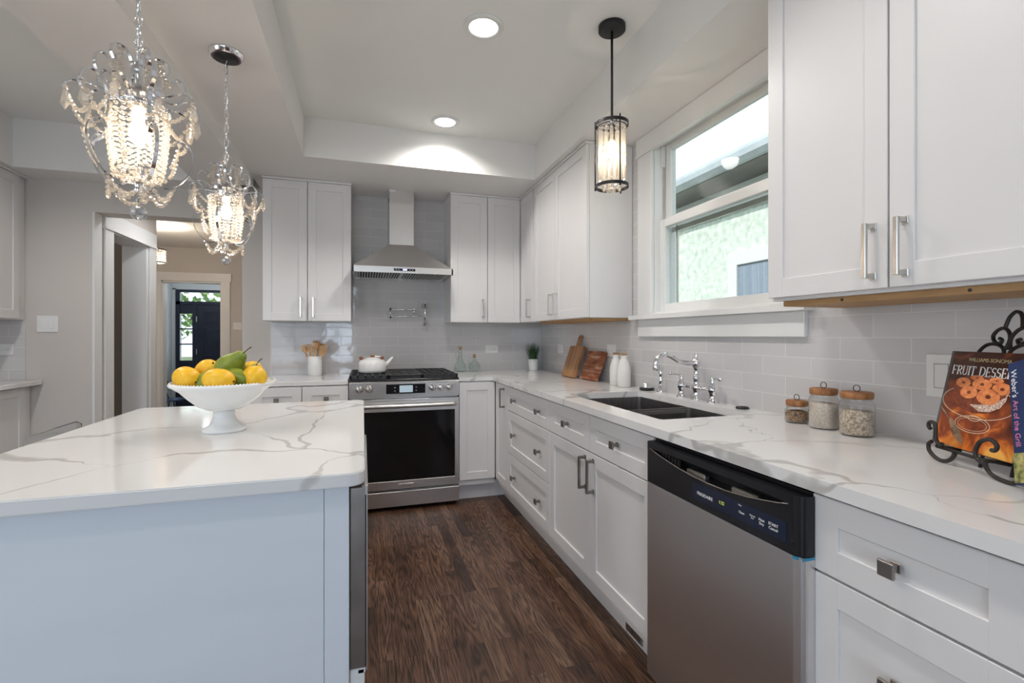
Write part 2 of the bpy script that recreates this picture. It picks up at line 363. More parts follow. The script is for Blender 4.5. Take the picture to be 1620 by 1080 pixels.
# ------------------------------------------------------------------ room shell
def struct(name, m, boxes, label=None):
    g = G()
    for b in boxes: g.box(*b)
    return mk(name, g, m, kind='structure', label=label)
XR, YB, ZC, ZS, ZU = 1.5534, 4.118, 2.609, 2.357, 1.325
XS, YS, XT = 1.198, 3.311, -.36
struct('floor', M_floor, [(-5, XR+.2, -2.5, 8.26, -.06, 0)])
struct('floor_vestibule', M_floor, [(-3.6, -1.6, 8.26, 11, -.27, -.21)])
struct('ceiling', M_ceil, [(-5, XR+.2, -2.5, 4.25, ZC, ZC+.1)])
struct('ceiling_soffit', M_soff, [(XS, XR+.15, -2.5, YB+.1, ZS, ZC), (XT, XS, YS, YB+.1, ZS, ZC), (-.756, XT, -2.5, YB+.1, ZS, ZC), (XT, XS, -2.5, -1.9, ZS, ZC)])
struct('ceiling_beam', M_soff, [(-1.125, -.756, -2.5, 3.88, 2.298, ZC), (-.876, -.7565, -2.5, 3.70, 2.288, 2.30), (-2.136, -.88, 3.88, YB+.1, 2.298, ZC), (-2.6, -2.136, -2.5, YB+.1, 2.298, ZC)])
# right wall with the window hole
WY0, WY1, WZ0, WZ1 = 1.51, 2.345, 1.335, 2.295
struct('wall_right', M_tileR, [(XR, XR+.14, -2.5, WY0, 0, ZS), (XR, XR+.14, WY1, YB+.1, 0, ZS), (XR, XR+.14, WY0, WY1, 0, WZ0), (XR, XR+.14, WY0, WY1, WZ1, ZS)])
struct('wall_back', M_wall, [(-.88, XR+.14, YB+.01, YB+.13, 0, ZS), (-1.82, -.88, YB, YB+.16, 2.09, 2.6), (-2.6, -1.82, YB, YB+.12, 0, 2.6), (-.88, -.68, YB+.0, YB+.01, 0, ZS)])
struct('wall_back_tiled', M_tileB, [(-.679, XR, YB, YB+.01, .88, ZS)])
struct('wall_left_tiled', M_tileB, [(-2.5, -2.194, YB-.008, YB, .914, 1.33)])
struct('trim_1', M_trim, [(-.683, -.677, YB-.003, YB+.009, .914, 1.33)])
struct('wall_left', M_wall, [(-2.62, -2.5, -2.5, -.6, 0, 2.6), (-2.62, -2.5, 1.2, YB, 0, 2.6), (-2.62, -2.5, -.6, 1.2, 0, .6), (-2.62, -2.5, -.6, 1.2, 2.1, 2.6)])  # window opening added to let the side fill light in
g = G()
for y in (-.58, .3, 1.18): g.box(-2.58, -2.54, y-.03, y+.03, .6, 2.1)
for z in (.62, 1.35, 2.08): g.box(-2.575, -2.545, -.6, 1.2, z-.02, z+.02)
mk('added_side_window', g, M_trim, kind='structure')  # made-up window frame in front of the side fill light
# wall with the inner doorway, running away from us on the left of the hallway
DX = -1.82
struct('wall_hall_left', M_wall, [(DX-.12, DX, YB+.12, 4.39, 0, 2.6), (DX-.12, DX, 5.04, 5.22, 0, 2.6), (DX-.12, DX, 4.39, 5.04, 2.01, 2.6)])
struct('trim_2', M_trim, [(DX, DX+.016, 4.26, 4.385, 0, 2.015), (DX, DX+.016, 5.045, 5.16, 0, 2.015), (DX, DX+.02, 4.25, 5.17, 2.015, 2.135), (DX, DX+.028, 4.245, 5.175, 2.006, 2.018)])
struct('trim_3', M_trim, [(DX-.18, DX, 5.0, 5.045, 0, 2.01), (DX-.18, DX, 4.385, 4.40, 0, 2.01), (DX-.18, DX, 4.385, 5.045, 2.0, 2.015)])
struct('wall_lit_strip', M_trim, [(DX-.001, DX+.012, YB-.002, YB+.10, 0, 2.09)])  # light on the wall's end put in as a pale board
M_brown = noise_tint(mat('brown side room paint', rough=.8), (.24, .195, .16), (.27, .22, .18), 3)
struct('wall_side_room', M_brown, [(-3.3, -3.2, 4.2, 5.9, 0, 2.6), (-3.2, DX-.12, 5.22, 5.3, 0, 2.6)])
# hallway beyond and its far wall with the cased opening
struct('ceiling_hall', M_ceil, [(-5, -.7, 4.25, 8.2, 2.5, 2.6)])
struct('wall_hall_right', M_wall, [(-.9, -.78, YB+.13, 8.1, 0, 2.6)])
struct('wall_hall_far', M_wall, [(-5, -2.77, 8.1, 8.26, 0, 2.6), (-2.0, -.78, 8.1, 8.26, 0, 2.6), (-2.77, -2.0, 8.1, 8.26, 2.01, 2.6)])
struct('wall_hall_end', M_wall, [(-5, -4.9, 4.2, 8.2, 0, 2.6)])
struct('trim_5', M_trim, [(-2.88, -2.765, 8.08, 8.1, 0, 2.015), (-2.005, -1.89, 8.08, 8.1, 0, 2.015), (-2.90, -1.87, 8.075, 8.1, 2.015, 2.135), (-2.77, -2.75, 8.1, 8.26, 0, 2.01), (-2.02, -2.0, 8.1, 8.26, 0, 2.01), (-2.77, -2.0, 8.1, 8.26, 1.99, 2.01)])
M_vest = noise_tint(mat('pale blue grey entry paint', rough=.7), (.55, .58, .60), (.58, .61, .63), 3)
struct('wall_vestibule', M_vest, [(-3.5, -3.38, 8.26, 10.5, -.21, 2.4), (-1.95, -1.85, 8.26, 10.5, -.21, 2.4), (-3.4, -1.9, 10.4, 10.5, 2.08, 2.4), (-3.4, -3.32, 10.4, 10.5, -.21, 2.1), (-2.05, -1.9, 10.4, 10.5, -.21, 2.1)])
struct('ceiling_vestibule', M_ceil, [(-3.5, -1.85, 8.26, 10.5, 2.4, 2.45)])
struct('trim_6', M_trim, [(-3.38, -3.36, 9.98, 10.1, -.2, 2.4), (-3.38, -3.365, 8.9, 9.9, 1.62, 1.70)])
# rear wall behind us with glazed opening
struct('wall_rear', M_wall, [(-2.6, -.80, -2.5, -2.4, 0, .55), (-2.6, -.80, -2.5, -2.4, 2.2, 2.6), (-2.6, -2.4, -2.5, -2.4, .55, 2.2), (-.2, XR+.1, -2.5, -2.4, 0, 2.6), (-.80, -.2, -2.5, -2.4, 2.2, 2.6)])
g = G()
for x in (-2.4, -1.87, -1.34, -.82, -.5, -.2): g.box(x-.02, x+.02, -2.46, -2.42, .0 if x > -.9 else .55, 2.2)
for z in (.6, .98, 1.36, 1.74, 2.17): g.box(-2.4, -.2, -2.455, -2.425, z-.015, z+.015)
g.box(-.8, -.2, -2.46, -2.42, 0, .25)
mk('window_2', g, M_trim, kind='structure')

# ------------------------------------------------------------------ cabinetry
def shaker(g, M, a0, a1, c0, c1, t=.02, s=.057, rec=.007):
    bv = .0015
    g.box(a0, a0+s, -t, 0, c0, c1, bv, M); g.box(a1-s, a1, -t, 0, c0, c1, bv, M)
    g.box(a0+s-.002, a1-s+.002, -t, 0, c0, c0+s, bv, M); g.box(a0+s-.002, a1-s+.002, -t, 0, c1-s, c1, bv, M)
    g.box(a0+s-.003, a1-s+.003, -t, -rec, c0+s-.003, c1-s+.003, 0, M)
def pull(M, a, c0, c1, parent, m=M_nickel):
    g = G(); g.box(a-.0055, a+.0055, .026, .036, c0, c1, .0012, M)
    for c in (c0+.006, c1-.006): g.box(a-.0055, a+.0055, 0, .03, c-.006, c+.006, .001, M); g.box(a-.008, a+.008, 0, .004, c-.009, c+.009, .001, M)
    return mk('handle', g, m, parent)
def knob(M, a, c, parent, s=.015, m=M_pewter):
    g = G(); g.box(a-s, a+s, .022, .030, c-s, c+s, .002, M); g.box(a-.006, a+.006, 0, .023, c-.006, c+.006, .001, M); g.box(a-.009, a+.009, 0, .003, c-.009, c+.009, .001, M)
    return mk('knob', g, m, parent)
def cabinet(name, side, face, a0, a1, z0, z1, depth, label, cat, fronts=(), group=None, toe=False, crown=False, under=False, top=None):
    M = face_frame(side, face); mid = M @ Vector(((a0+a1)/2, -depth/2, 0 if z0 < .5 else z0))
    t = thing(name, mid, label, cat, group)
    g = G(); g.box(a0+.001, a1-.001, -depth, -.021, z0, top or z1, .0008, M)
    if top: g.box(a0+.001, a1-.001, -.034, -.021, top, z1, 0, M)
    mk('body', g, M_cab, t)
    if toe:
        g = G(); g.box(a0+.001, a1-.001+(.10 if name == 'base_cabinet' and (abs(a1-.9385) < .001 or abs(a1-3.455) < .001) else 0), -.115, -.095, 0, z0, 0, M); mk('toe_kick', g, M_cab, t)
    if crown:
        g = G(); g.box(a0-.004, a1+.004, -depth, .008, z1, z1+.016, .002, M); mk('crown_strip', g, M_cab, t)
    if under:
        g = G(); g.box(a0+.02, a1-.02, -depth+.004, -.045, z0-.017, z0-.0005, .0, M); be = mk('bottom_edge', g, M_ply, t, label='raw plywood bottom edge')
        for q in (.29, .69):
            p = a1-(a1-a0)*q; g = G(); g.lathe([(.004, 0), (.004, .0006), (0, .0006)], (0, 0, 0), 12, M @ frame((p, -.045, z0-.009), (1, 0, 0), (0, 0, 1), (0, 1, 0))); mk('screw_hole', g, M_dark, be)
    for f in fronts:
        kind, b0, b1, c0, c1 = f[:5]; hs = f[5] if len(f) > 5 else ()
        g = G(); shaker(g, M, b0+.0015, b1-.0015, c0+.0015, c1-.0015)
        d = mk(kind, g, M_cab, t)
        for h in hs:
            if h[0] == 'pull': pull(M, h[1], h[2], h[3], d, h[4] if len(h) > 4 else M_nickel)
            else: knob(M, h[1], h[2], d)
    return t
GU, GB = 'wall cabinets', 'base cabinets'
ZT = ZS-.018
# wall cabinets
cabinet('wall_cabinet', 'back', 3.79, -.682, -.084, ZU, ZT, .328, 'white two-door wall cabinet hanging left of the steel range hood', 'cabinet',
        [('door', -.682, -.387, ZU, ZT, [('pull', -.43, 1.354, 1.497)]), ('door', -.385, -.084, ZU, ZT, [('pull', -.345, 1.354, 1.497)])], crown=True)
cabinet('wall_cabinet', 'back', 3.79, .664, 1.245, ZU, ZT, .328, 'white two-door wall cabinet right of the steel range hood, running into the corner', 'cabinet',
        [('door', .664, .965, ZU, ZT, [('pull', .925, 1.368, 1.512)]), ('door', .967, 1.245, ZU, ZT)], crown=True)
cabinet('wall_cabinet', 'right', 1.245, 3.46, 3.787, ZU, ZT, .305, 'narrow white one-door corner wall cabinet above the potted grass', 'cabinet',
        [('door', 3.50, 3.787, ZU, ZT, [('pull', 3.545, 1.357, 1.503)])], crown=True)
cabinet('wall_cabinet', 'right', 1.245, 2.555, 3.459, ZU, ZT, .305, 'white two-door wall cabinet on the window wall above the cutting boards', 'cabinet',
        [('door', 3.042, 3.459, ZU, ZT, [('pull', 3.085, 1.357, 1.503)]), ('door', 2.555, 3.04, ZU, ZT, [('pull', 2.995, 1.357, 1.503)])], crown=True, under=True)
cabinet('wall_cabinet', 'right', 1.245, .490, 1.239, ZU+.003, ZT, .305, 'large white two-door wall cabinet closest to us, over the glass jars and cookbooks', 'cabinet',
        [('door', .867, 1.239, ZU+.011, ZT, [('pull', .902, 1.363, 1.502)]), ('door', .490, .865, ZU+.011, ZT, [('pull', .826, 1.363, 1.502)])], crown=True, under=True)
g = G(); M = face_frame('right', 1.245)
cabinet('wall_cabinet', 'left', -2.18, 2.9, YB-.002, ZU, 2.28, .315, 'white wall cabinet at the far left edge, above a grey tiled patch with an outlet', 'cabinet',
        [('door', 3.3, YB-.09, ZU+.004, 2.28), ('door', 2.9, 3.298, ZU+.004, 2.28)], crown=True)
# base cabinets, right run
ZD, Z1, ZB = .876, .714, .163
def base_r(*a, **k): return cabinet('base_cabinet', 'right', .9407, *a, **k)
CD = .60
base_r(3.135, 3.455, ZB-.04, .88, CD, 'narrow white one-door base cabinet in the corner right of the range', 'cabinet',
       [('door', 3.135, 3.452, ZB, ZD, [('pull', 3.225, .716, .852, M_pewter)])], toe=True)
kn = lambda a0, a1, c: [('knob', a0+.155, c), ('knob', a1-.155, c)]
base_r(2.367, 3.133, ZB-.04, .88, CD, 'white base cabinet with three wide drawers of two knobs each', 'cabinet',
       [('drawer', 2.367, 3.133, Z1, ZD, kn(2.367, 3.133, .795)), ('drawer', 2.367, 3.133, .428, Z1-.002, kn(2.367, 3.133, .571)), ('drawer', 2.367, 3.133, ZB, .426, kn(2.367, 3.133, .295))], toe=True)
base_r(1.421, 2.365, ZB-.04, .88, CD, 'white sink base cabinet with two doors and two false drawer fronts', 'cabinet',
       [('drawer_front', 1.902, 2.365, Z1, ZD, [('knob', 2.135, .795)]), ('drawer_front', 1.415, 1.90, Z1, ZD, [('knob', 1.662, .795)]),
        ('door', 1.902, 2.365, ZB, Z1-.002, [('pull', 1.94, .545, .688, M_pewter)]), ('door', 1.415, 1.90, ZB, Z1-.002, [('pull', 1.862, .545, .688, M_pewter)])], toe=True, top=.64)
base_r(.445, .815, ZB-.04, .88, CD, 'white drawer base cabinet closest to us, right of the dishwasher', 'cabinet',
       [('drawer', .445, .8135, .710, ZD, [('knob', .640, .790)]), ('drawer', .445, .8135, .43, .708, [('knob', .640, .570)]), ('drawer', .445, .8135, ZB, .428)], toe=True)
# base cabinets, back run
cabinet('base_cabinet', 'back', 3.455, -.682, -.094, ZB-.04, .88, .655, 'white base cabinet left of the range, behind the fruit bowl', 'cabinet',
        [('drawer', -.682, -.387, Z1, ZD, [('knob', -.538, .797)]), ('drawer', -.385, -.094, Z1, ZD, [('knob', -.234, .797)]), ('door', -.682, -.387, ZB, Z1-.002), ('door', -.385, -.094, ZB, Z1-.002)], toe=True)
cabinet('base_cabinet', 'back', 3.455, .668, .9385, ZB-.04, .88, .655, 'white base cabinet with a plain tall panel door beside the range', 'cabinet',
        [('door', .668, .9385, ZB, ZD)], toe=True)
cabinet('base_cabinet', 'left', -2.15, 2.9, YB-.002, ZB-.04, .88, .345, 'pale base cabinet at the far left edge under its own short counter', 'cabinet',
        [('door', 3.3, YB-.09, ZB, ZD), ('door', 2.9, 3.298, ZB, ZD)], toe=True)
g = G(); g.box(-2.498, -2.10, 2.88, YB-.009, .884, .914, .003)
mk('worktop', g, M_marble, label='short veined quartz worktop at the far left edge', cat='countertop', org=(-2.3, 3.5, .884))

# worktop of the main run: L shape with the sink cut out
def worktop():
    xc, z0, z1 = .92, .8845, .914; sx0, sx1, sy0, sy1 = 1.03, 1.45, 1.505, 2.315
    g = G()
    outline = [(xc, -.3), (XR-.001, -.3), (XR-.001, YB-.001), (.667, YB-.001), (.667, 3.461), (xc, 3.461)]
    t = bmesh.new(); rr = .012
    hole = [(sx0+rr, sy0), (sx1-rr, sy0), (sx1, sy0+rr), (sx1, sy1-rr), (sx1-rr, sy1), (sx0+rr, sy1), (sx0, sy1-rr), (sx0, sy0+rr)]
    es = []
    for lp in (outline, hole):
        vs = [t.verts.new((x, y, z1)) for x, y in lp]
        es += [t.edges.new((vs[i], vs[(i+1) % len(vs)])) for i in range(len(vs))]
    bmesh.ops.triangle_fill(t, edges=es, use_beauty=True)
    ex = bmesh.ops.extrude_face_region(t, geom=list(t.faces))
    for v in ex['geom']:
        if isinstance(v, bmesh.types.BMVert): v.co.z = z0
    g.merge(t)
    return mk('worktop', g, M_marble, label='long white veined quartz worktop running under the window around the sink', cat='countertop', org=(1.24, 2, .884))
worktop()
g = G(); g.box(-.70, -.096, 3.461, YB-.001, .8845, .914, .003)
mk('worktop', g, M_marble, label='white quartz worktop left of the range with the utensil crock', cat='countertop', org=(-.4, 3.8, .884))

# ------------------------------------------------------------------ sink
t = thing('kitchen_sink', (1.24, 1.91, .66), 'undermount double bowl stainless sink set into the quartz below the window', 'sink')
def bowl(g, x0, x1, y0, y1, z0, z1, r=.02, w=.004):
    def rr(x0, x1, y0, y1, z, r):
        out = []
        for cx, cy, a in ((x1-r, y1-r, 0), (x0+r, y1-r, 1), (x0+r, y0+r, 2), (x1-r, y0+r, 3)):
            for k in range(5): th = (a+k/4)*PI/2; out.append(Vector((cx+r*math.cos(th), cy+r*math.sin(th), z)))
        return out
    rows = g.ring([rr(x0-w, x1+w, y0-w, y1+w, z1, r), rr(x0, x1, y0, y1, z1, r), rr(x0+.004, x1-.004, y0+.004, y1-.004, z0+.02, r), rr(x0+.02, x1-.02, y0+.02, y1-.02, z0, r)], True, False, False)
    g.bm.faces.new(rows[-1])
for y0, y1 in ((1.50, 1.903), (1.917, 2.32)):
    g = G(); bowl(g, 1.024, 1.456, y0, y1, .67, .872 if 0 else .8835); b = mk('bowl', g, M_sink, t)
    g = G(); g.lathe([(.04, .673), (.04, .676), (.03, .674), (.0, .674)], (1.24, (y0+y1)/2, 0), 20); mk('drain', g, M_chrome, b)
g = G(); g.box(1.03, 1.45, 1.9025, 1.9175, .845, .879, .003); mk('divider', g, M_steel, t)
# ------------------------------------------------------------------ faucet
t = thing('bridge_faucet', (1.50, 1.91, .914), 'chrome bridge faucet with two lever handles standing behind the sink', 'faucet')
def turned(c, hh, s=1.0):
    return [(.026*s, 0), (.026*s, .004), (.021*s, .012), (.015*s, .03), (.012*s, .045), (.016*s, .05), (.013*s, .056), (.013*s, hh-.02), (.018*s, hh-.012), (.02*s, hh), (.016*s, hh+.012), (.008*s, hh+.018)]
g = G(); g.lathe([(.028, 0), (.028, .005), (.020, .014), (.015, .034), (.017, .05), (.020, .06), (.017, .07), (.013, .078), (.014, .10), (.019, .105), (.013, .11), (.012, .15), (.019, .16), (.024, .175), (.020, .19), (.010, .197), (.006, .205), (.009, .212), (.003, .225), (.0, .228)], (1.50, 1.91, .914), 24); mk('column', g, M_chrome, t)
for y, nm in ((2.02, 'far'), (1.80, 'near')):
    g = G(); g.lathe([(.026, 0), (.026, .005), (.018, .016), (.0135, .034), (.018, .046), (.022, .058), (.020, .07), (.011, .085), (.009, .105), (.011, .112), (.0, .118)], (1.50, y, .914), 22)
    v = mk('valve', g, M_chrome, t)
    sg = 1 if y > 1.9 else -1
    g = G(); g.tube([(1.50, y, 1.024), (1.495, y+sg*.02, 1.026), (1.49, y+sg*.05, 1.027), (1.487, y+sg*.062, 1.027)], [.0045, .0045, .006, .0095], 10); g.ball((1.486, y+sg*.068, 1.027), .010, 10, 8)
    mk('lever', g, M_chrome, v)
g = G(); g.tube([(1.50, 1.80, .972), (1.50, 2.02, .972)], .008, 12)
for y in (1.835, 1.88, 1.94, 1.985): g.tube([(1.50, y-.004, .972), (1.50, y+.004, .972)], .012, 12)
mk('bridge', g, M_chrome, t)
def bez(P, n=24):
    P = [Vector(p) for p in P]; out = []
    for i in range(len(P)-1):
        p0, p1, p2, p3 = P[max(i-1, 0)], P[i], P[i+1], P[min(i+2, len(P)-1)]
        for k in range(n):
            u = k/n; out.append(.5*((2*p1)+(-p0+p2)*u+(2*p0-5*p1+4*p2-p3)*u*u+(-p0+3*p1-3*p2+p3)*u**3))
    out.append(P[-1]); return out
g = G(); g.tube(bez([(1.50, 1.91, 1.089), (1.45, 1.91, 1.090), (1.405, 1.91, 1.098), (1.355, 1.91, 1.124), (1.32, 1.91, 1.131), (1.29, 1.91, 1.115), (1.28, 1.91, 1.088)], 6), .0105, 12)
g.lathe([(.013, 0), (.015, .006), (.015, .02), (.012, .03), (.0105, .034)], (1.28, 1.91, 1.060), 16); mk('spout', g, M_chrome, t)
t2 = thing('side_sprayer', (1.515, 2.215, .914), 'chrome side sprayer standing left of the bridge faucet', 'sprayer')
g = G(); g.lathe([(.026, 0), (.024, .008), (.014, .026), (.013, .04), (.010, .045), (.012, .05), (.0135, .08), (.011, .085), (.0135, .09), (.011, .12), (.008, .128)], (1.515, 2.215, .914), 20); mk('stem', g, M_chrome, t2)
g = G(); g.tube([(1.52, 2.215, 1.043), (1.505, 2.212, 1.046), (1.492, 2.21, 1.046)], [.014, .017, .016], 14); mk('spray_head', g, M_chrome, t2)
t = thing('sink_stopper', (1.513, 2.347, .914), 'sink strainer basket lying on the worktop left of the sprayer', 'sink strainer')
g = G(); g.lathe([(.034, 0), (.040, .006), (.040, .012), (.03, .015)], (1.513, 2.347, .914), 28); mk('rubber_rim', g, M_black, t)
g = G(); g.lathe([(.034, .0145), (.033, .02), (.024, .026), (.022, .036), (.016, .04), (.0, .041)], (1.513, 2.347, .914), 28); mk('cap', g, M_chrome, t)
g = G(); g.lathe([(.026, 0), (.026, .005), (.022, .009), (.0, .011)], (1.51, 1.633, .914), 28)
mk('air_switch_button', g, M_black, label='small round black button on the worktop right of the faucet', cat='button', org=(1.51, 1.633, .914))

# ------------------------------------------------------------------ dishwasher
def dishwasher():
    F = .900; Y0, Y1 = .818, 1.398
    t = thing('dishwasher', (1.2, 1.11, 0), 'stainless dishwasher with black control panel under the worktop', 'dishwasher')
    M = frame((F, 0, 0), (0, 1, 0), (-1, 0, 0), (0, 0, 1))
    g = G(); g.box(.945, 1.5, Y0-.002, Y1+.012, .10, .872); mk('tub', g, M_black, t)
    g = G(); g.box(.985, .998, Y0, Y1+.01, .0, .10); mk('toe_kick', g, M_black, t)
    def rounded(z0, z1, m, name, hole=None):
        # plan outline with rounded vertical edges
        arc_ = [(.926-.026*math.sin(q*PI/16), Y0+.012-.024*math.cos(q*PI/16)) for q in range(8)]
        o = [(.9395, Y0-.012)]+arc_+[(F, Y0+.012), (F, Y1-.010), (.903, Y1-.002), (.912, Y1+.004), (.9395, Y1+.005)]
        g = G()
        if not hole: g.poly(o, z0, z1)
        else:
            # front face with a crescent hand slot cut into it
            t2 = bmesh.new(); es = []
            for lp in ([(Y0+.012, z0), (Y1-.010, z0), (Y1-.010, z1), (Y0+.012, z1)], hole):
                vs = [t2.verts.new((F, y, z)) for y, z in lp]; es += [t2.edges.new((vs[i], vs[(i+1) % len(vs)])) for i in range(len(vs))]
            bmesh.ops.triangle_fill(t2, edges=es, use_beauty=True); g.merge(t2)
            g.ring([[Vector((F, y, z)) for y, z in hole], [Vector((F+.012, y, z)) for y, z in hole], [Vector((F+.045, y, z)) for y, z in hole]], True, False, False)
            for i in range(len(o)-1):
                if i == len(arc_)+1: continue
                a, b = o[i], o[i+1]; g.bm.faces.new([g.bm.verts.new(p) for p in ((a[0], a[1], z0), (b[0], b[1], z0), (b[0], b[1], z1), (a[0], a[1], z1))])
            for z in (z0, z1): 
                g.bm.faces.new([g.bm.verts.new((x, y, z)) for x, y in o])
        return mk(name, g, m, t)
    crescent = [(1.377, .849), (1.33, .8385), (1.28, .830), (1.22, .822), (1.16, .8165), (1.10, .8145), (1.03, .816), (.96, .8225), (.90, .8325), (.865, .839), (.838, .846), (.897, .8495), (1.1, .851), (1.25, .851)]
    p = rounded(.738, .868, M_bplast, 'control_panel', crescent)
    g = G(); g.box(.948, .952, .84, 1.375, .81, .856); mk('slot_back', g, M_black, p)
    for a, b in ((1.205, 1.125), (1.025, .935)):
        g = G(); g.box(F+.010, F+.03, b, a, .812, .829, .004); mk('grip_light_plate', g, M_nickel, p, label='pale metal grip plate')
    g = G()
    for k in range(7): g.box(F+.006, F+.012, 1.232+k*.0155, 1.239+k*.0155, .8225+k*.0035, .846, .0)
    mk('vent_slats', g, M_black, p)
    g = G(); g.tube([(F-.001, y, z) for y, z in crescent[:11]], .0014, 6); mk('slot_rim', g, M_pewter, p)
    g = G(); g.box(F-.001, F+.001, .842, 1.162, .756, .803); mk('display_strip', g, M_navy, p)
    T = lambda y, z: frame((F-.0012, y, z), (0, -1, 0), (0, 0, 1), (-1, 0, 0))
    text('FRIGIDAIRE', .0125, T(1.11, .776), M_txtw, 'lettering', p)
    text('1:22', .012, T(1.045, .779), M_led, 'lit_digits', p)
    text('Clean', .008, T(.975, .778), M_txtw, 'lettering', p); text('Normal\nEco', .0055, T(.94, .780), M_txtw, 'lettering', p)
    text('Delay', .0045, T(.98, .795), M_txtw, 'lettering', p)
    text('Heat\nDry', .009, T(.912, .778), M_txtw, 'lettering', p); text('START\nCancel', .0095, T(.878, .779), M_txtw, 'lettering', p)
    rounded(.105, .7365, M_steelv, 'door_panel')
    g = G(); g.box(.9045, .938, Y0-.0135, Y0-.0118, .731, .7365); g.box(.899, .9045, Y0-.003, Y0+.008, .731, .7365); mk('film_corner', g, mat('blue protective film', (.03, .25, .42), .3), t, label='scrap of blue protective film')
dishwasher()
g = G()
g.box(1.030, 1.0355, 1.63, 1.75, .015, .075, .001)
for k in range(14): g.box(1.027, 1.0305, 1.634+k*.0082, 1.638+k*.0082, .022, .068)
mk('toe_kick_vent', g, M_nickel, label='small louvred vent grille in the toe kick beside the dishwasher', cat='vent', org=(1.03, 1.69, .015))

# ------------------------------------------------------------------ range
def range_():
    t = thing('gas_range', (.286, 3.75, 0), 'stainless slide-in gas range with black grates and oven window', 'stove')
    X0, X1, F = -.091, .663, 3.434
    M = frame((0, F, 0), (1, 0, 0), (0, -1, 0), (0, 0, 1))
    g = G(); g.box(X0+.004, X1-.004, F+.05, 4.10, .03, .90); mk('body', g, M_steel, t)
    g = G()
    for x in (X0+.05, X1-.05): g.lathe([(.015, 0), (.015, .03)], (x, F+.08, 0), 12)
    mk('feet', g, M_black, t)
    # control panel: slightly tilted front
    g = G(); pr = [(F+.012, .905), (F-.006, .893), (F-.002, .790), (F+.06, .790), (F+.06, .905)]
    g.poly(pr, X0, X1, frame((0, 0, 0), (0, 1, 0), (0, 0, 1), (1, 0, 0)), .002); cp = mk('control_panel', g, M_steel, t)
    g = G(); g.box(.153, .421, -.003, .0068, .815, .881, .001, M); mk('display_panel', g, M_glassblk, cp)
    g = G(); g.box(.243, .334, .006, .0076, .824, .872, .0, M); mk('display', g, M_lcd, cp)
    g = G()
    for x in (.212, .357):
        for z in (.835, .858): g.box(x-.005, x+.005, .0065, .0075, z-.004, z+.004, 0, M)
    mk('touch_keys', g, mat('grey printed keys', (.2, .2, .22), .4), cp)
    for i, x in enumerate((-.023, .042, .470, .531, .591)):
        R = frame((x, F-.003, .853), (1, 0, 0), (0, 0, 1), (0, -1, 0))
        g = G(); g.lathe([(.026, 0), (.026, .004), (.022, .006), (.020, .022), (.017, .026), (0, .026)], (0, 0, 0), 24, R); g.box(-.005, .005, -.019, .019, .024, .036, .002, R)
        mk('knob', g, M_chrome if i > 1 else M_nickel, cp)
    # cooktop
    g = G(); g.box(X0, X1, F+.004, 4.10, .9045, .916, .003); ck = mk('cooktop', g, M_bplast, t)
    for i, (a, b) in enumerate(((X0+.006, .168), (.172, .400), (.404, X1-.006))):
        g = G(); y0, y1 = F+.014, 4.085; zt = .944
        for (p, q) in (((a, y0), (b, y0)), ((a, y1), (b, y1)), ((a, y0), (a, y1)), ((b, y0), (b, y1))):
            g.box(min(p[0], q[0])-.0, max(p[0], q[0])+.0 if p[0] != q[0] else p[0]+.012 if p[0] == a else p[0], min(p[1], q[1]), max(p[1], q[1]) if p[1] != q[1] else p[1]+.012, .917, zt, .002) if p[0] != q[0] or p[0] == a else g.box(b-.012, b, y0, y1, .917, zt, .002)
        n = 5 if i != 1 else 12
        for k in range(1, n):
            x = a+(b-a)*k/n
            if i == 1: g.box(x-.006, x+.006, y0, y1, .93, zt-.002, .001)
            else: g.box(x-.005, x+.005, y0, y1, .928, zt, .001)
        for k in (1, 2, 3): y = y0+(y1-y0)*k/4; g.box(a, b, y-.006, y+.006, .928, zt, .001)
        mk('grate', g, M_castiron, ck)
    for x, y in ((.04, 3.62), (.04, 3.93), (.53, 3.62), (.53, 3.93), (.286, 3.77)):
        g = G(); g.lathe([(.045, .917), (.045, .924), (.036, .928), (.034, .934), (0, .935)], (x, y, 0), 24); mk('burner', g, M_black, ck)
    # oven door
    g = G(); z0, z1 = .150, .777; wx0, wx1, wz0, wz1 = .032-.085, .632, .210, .690
    wx0 = X0+.031
    g.box(X0+.001, wx0, -.04, 0, z0, z1, .002, M); g.box(wx1, X1-.001, -.04, 0, z0, z1, .002, M); g.box(wx0-.003, wx1+.003, -.04, 0, wz1, z1, .002, M); g.box(wx0-.003, wx1+.003, -.04, 0, z0, wz0, .002, M)
    d = mk('oven_door', g, M_steel, t)
    g = G(); g.box(wx0-.002, wx1+.002, -.03, -.0015, wz0-.002, wz1+.002, 0, M); mk('oven_window', g, M_glassblk, d)
    g = G(); g.tube([M @ Vector((x, .046+.010*math.sin(PI*(x-X0)/(X1-X0)), .735)) for x in [X0+.028+k*(X1-X0-.056)/24 for k in range(25)]], .0135, 14)
    for x in (X0+.045, X1-.045): g.box(x-.011, x+.011, 0, .046, .727, .743, .003, M)
    mk('handle', g, M_steel, d)
    g = G(); g.box(.238, .338, 0, .003, .158, .188, .001, M); bp = mk('badge', g, M_nickel, d)
    g = G(); g.box(.242, .334, .0028, .0034, .162, .184, .0, M); mk('badge_inlay', g, M_steel, d)
    text('FRIGIDAIRE', .0135, frame((.288, F-.0036, .173), (1, 0, 0), (0, 0, 1), (0, -1, 0)), M_pewter, 'badge_lettering', d)
    g = G(); g.box(X0+.001, X1-.001, -.04, -.001, .030, .134, .002, M); mk('storage_drawer', g, M_steel, t)
range_()
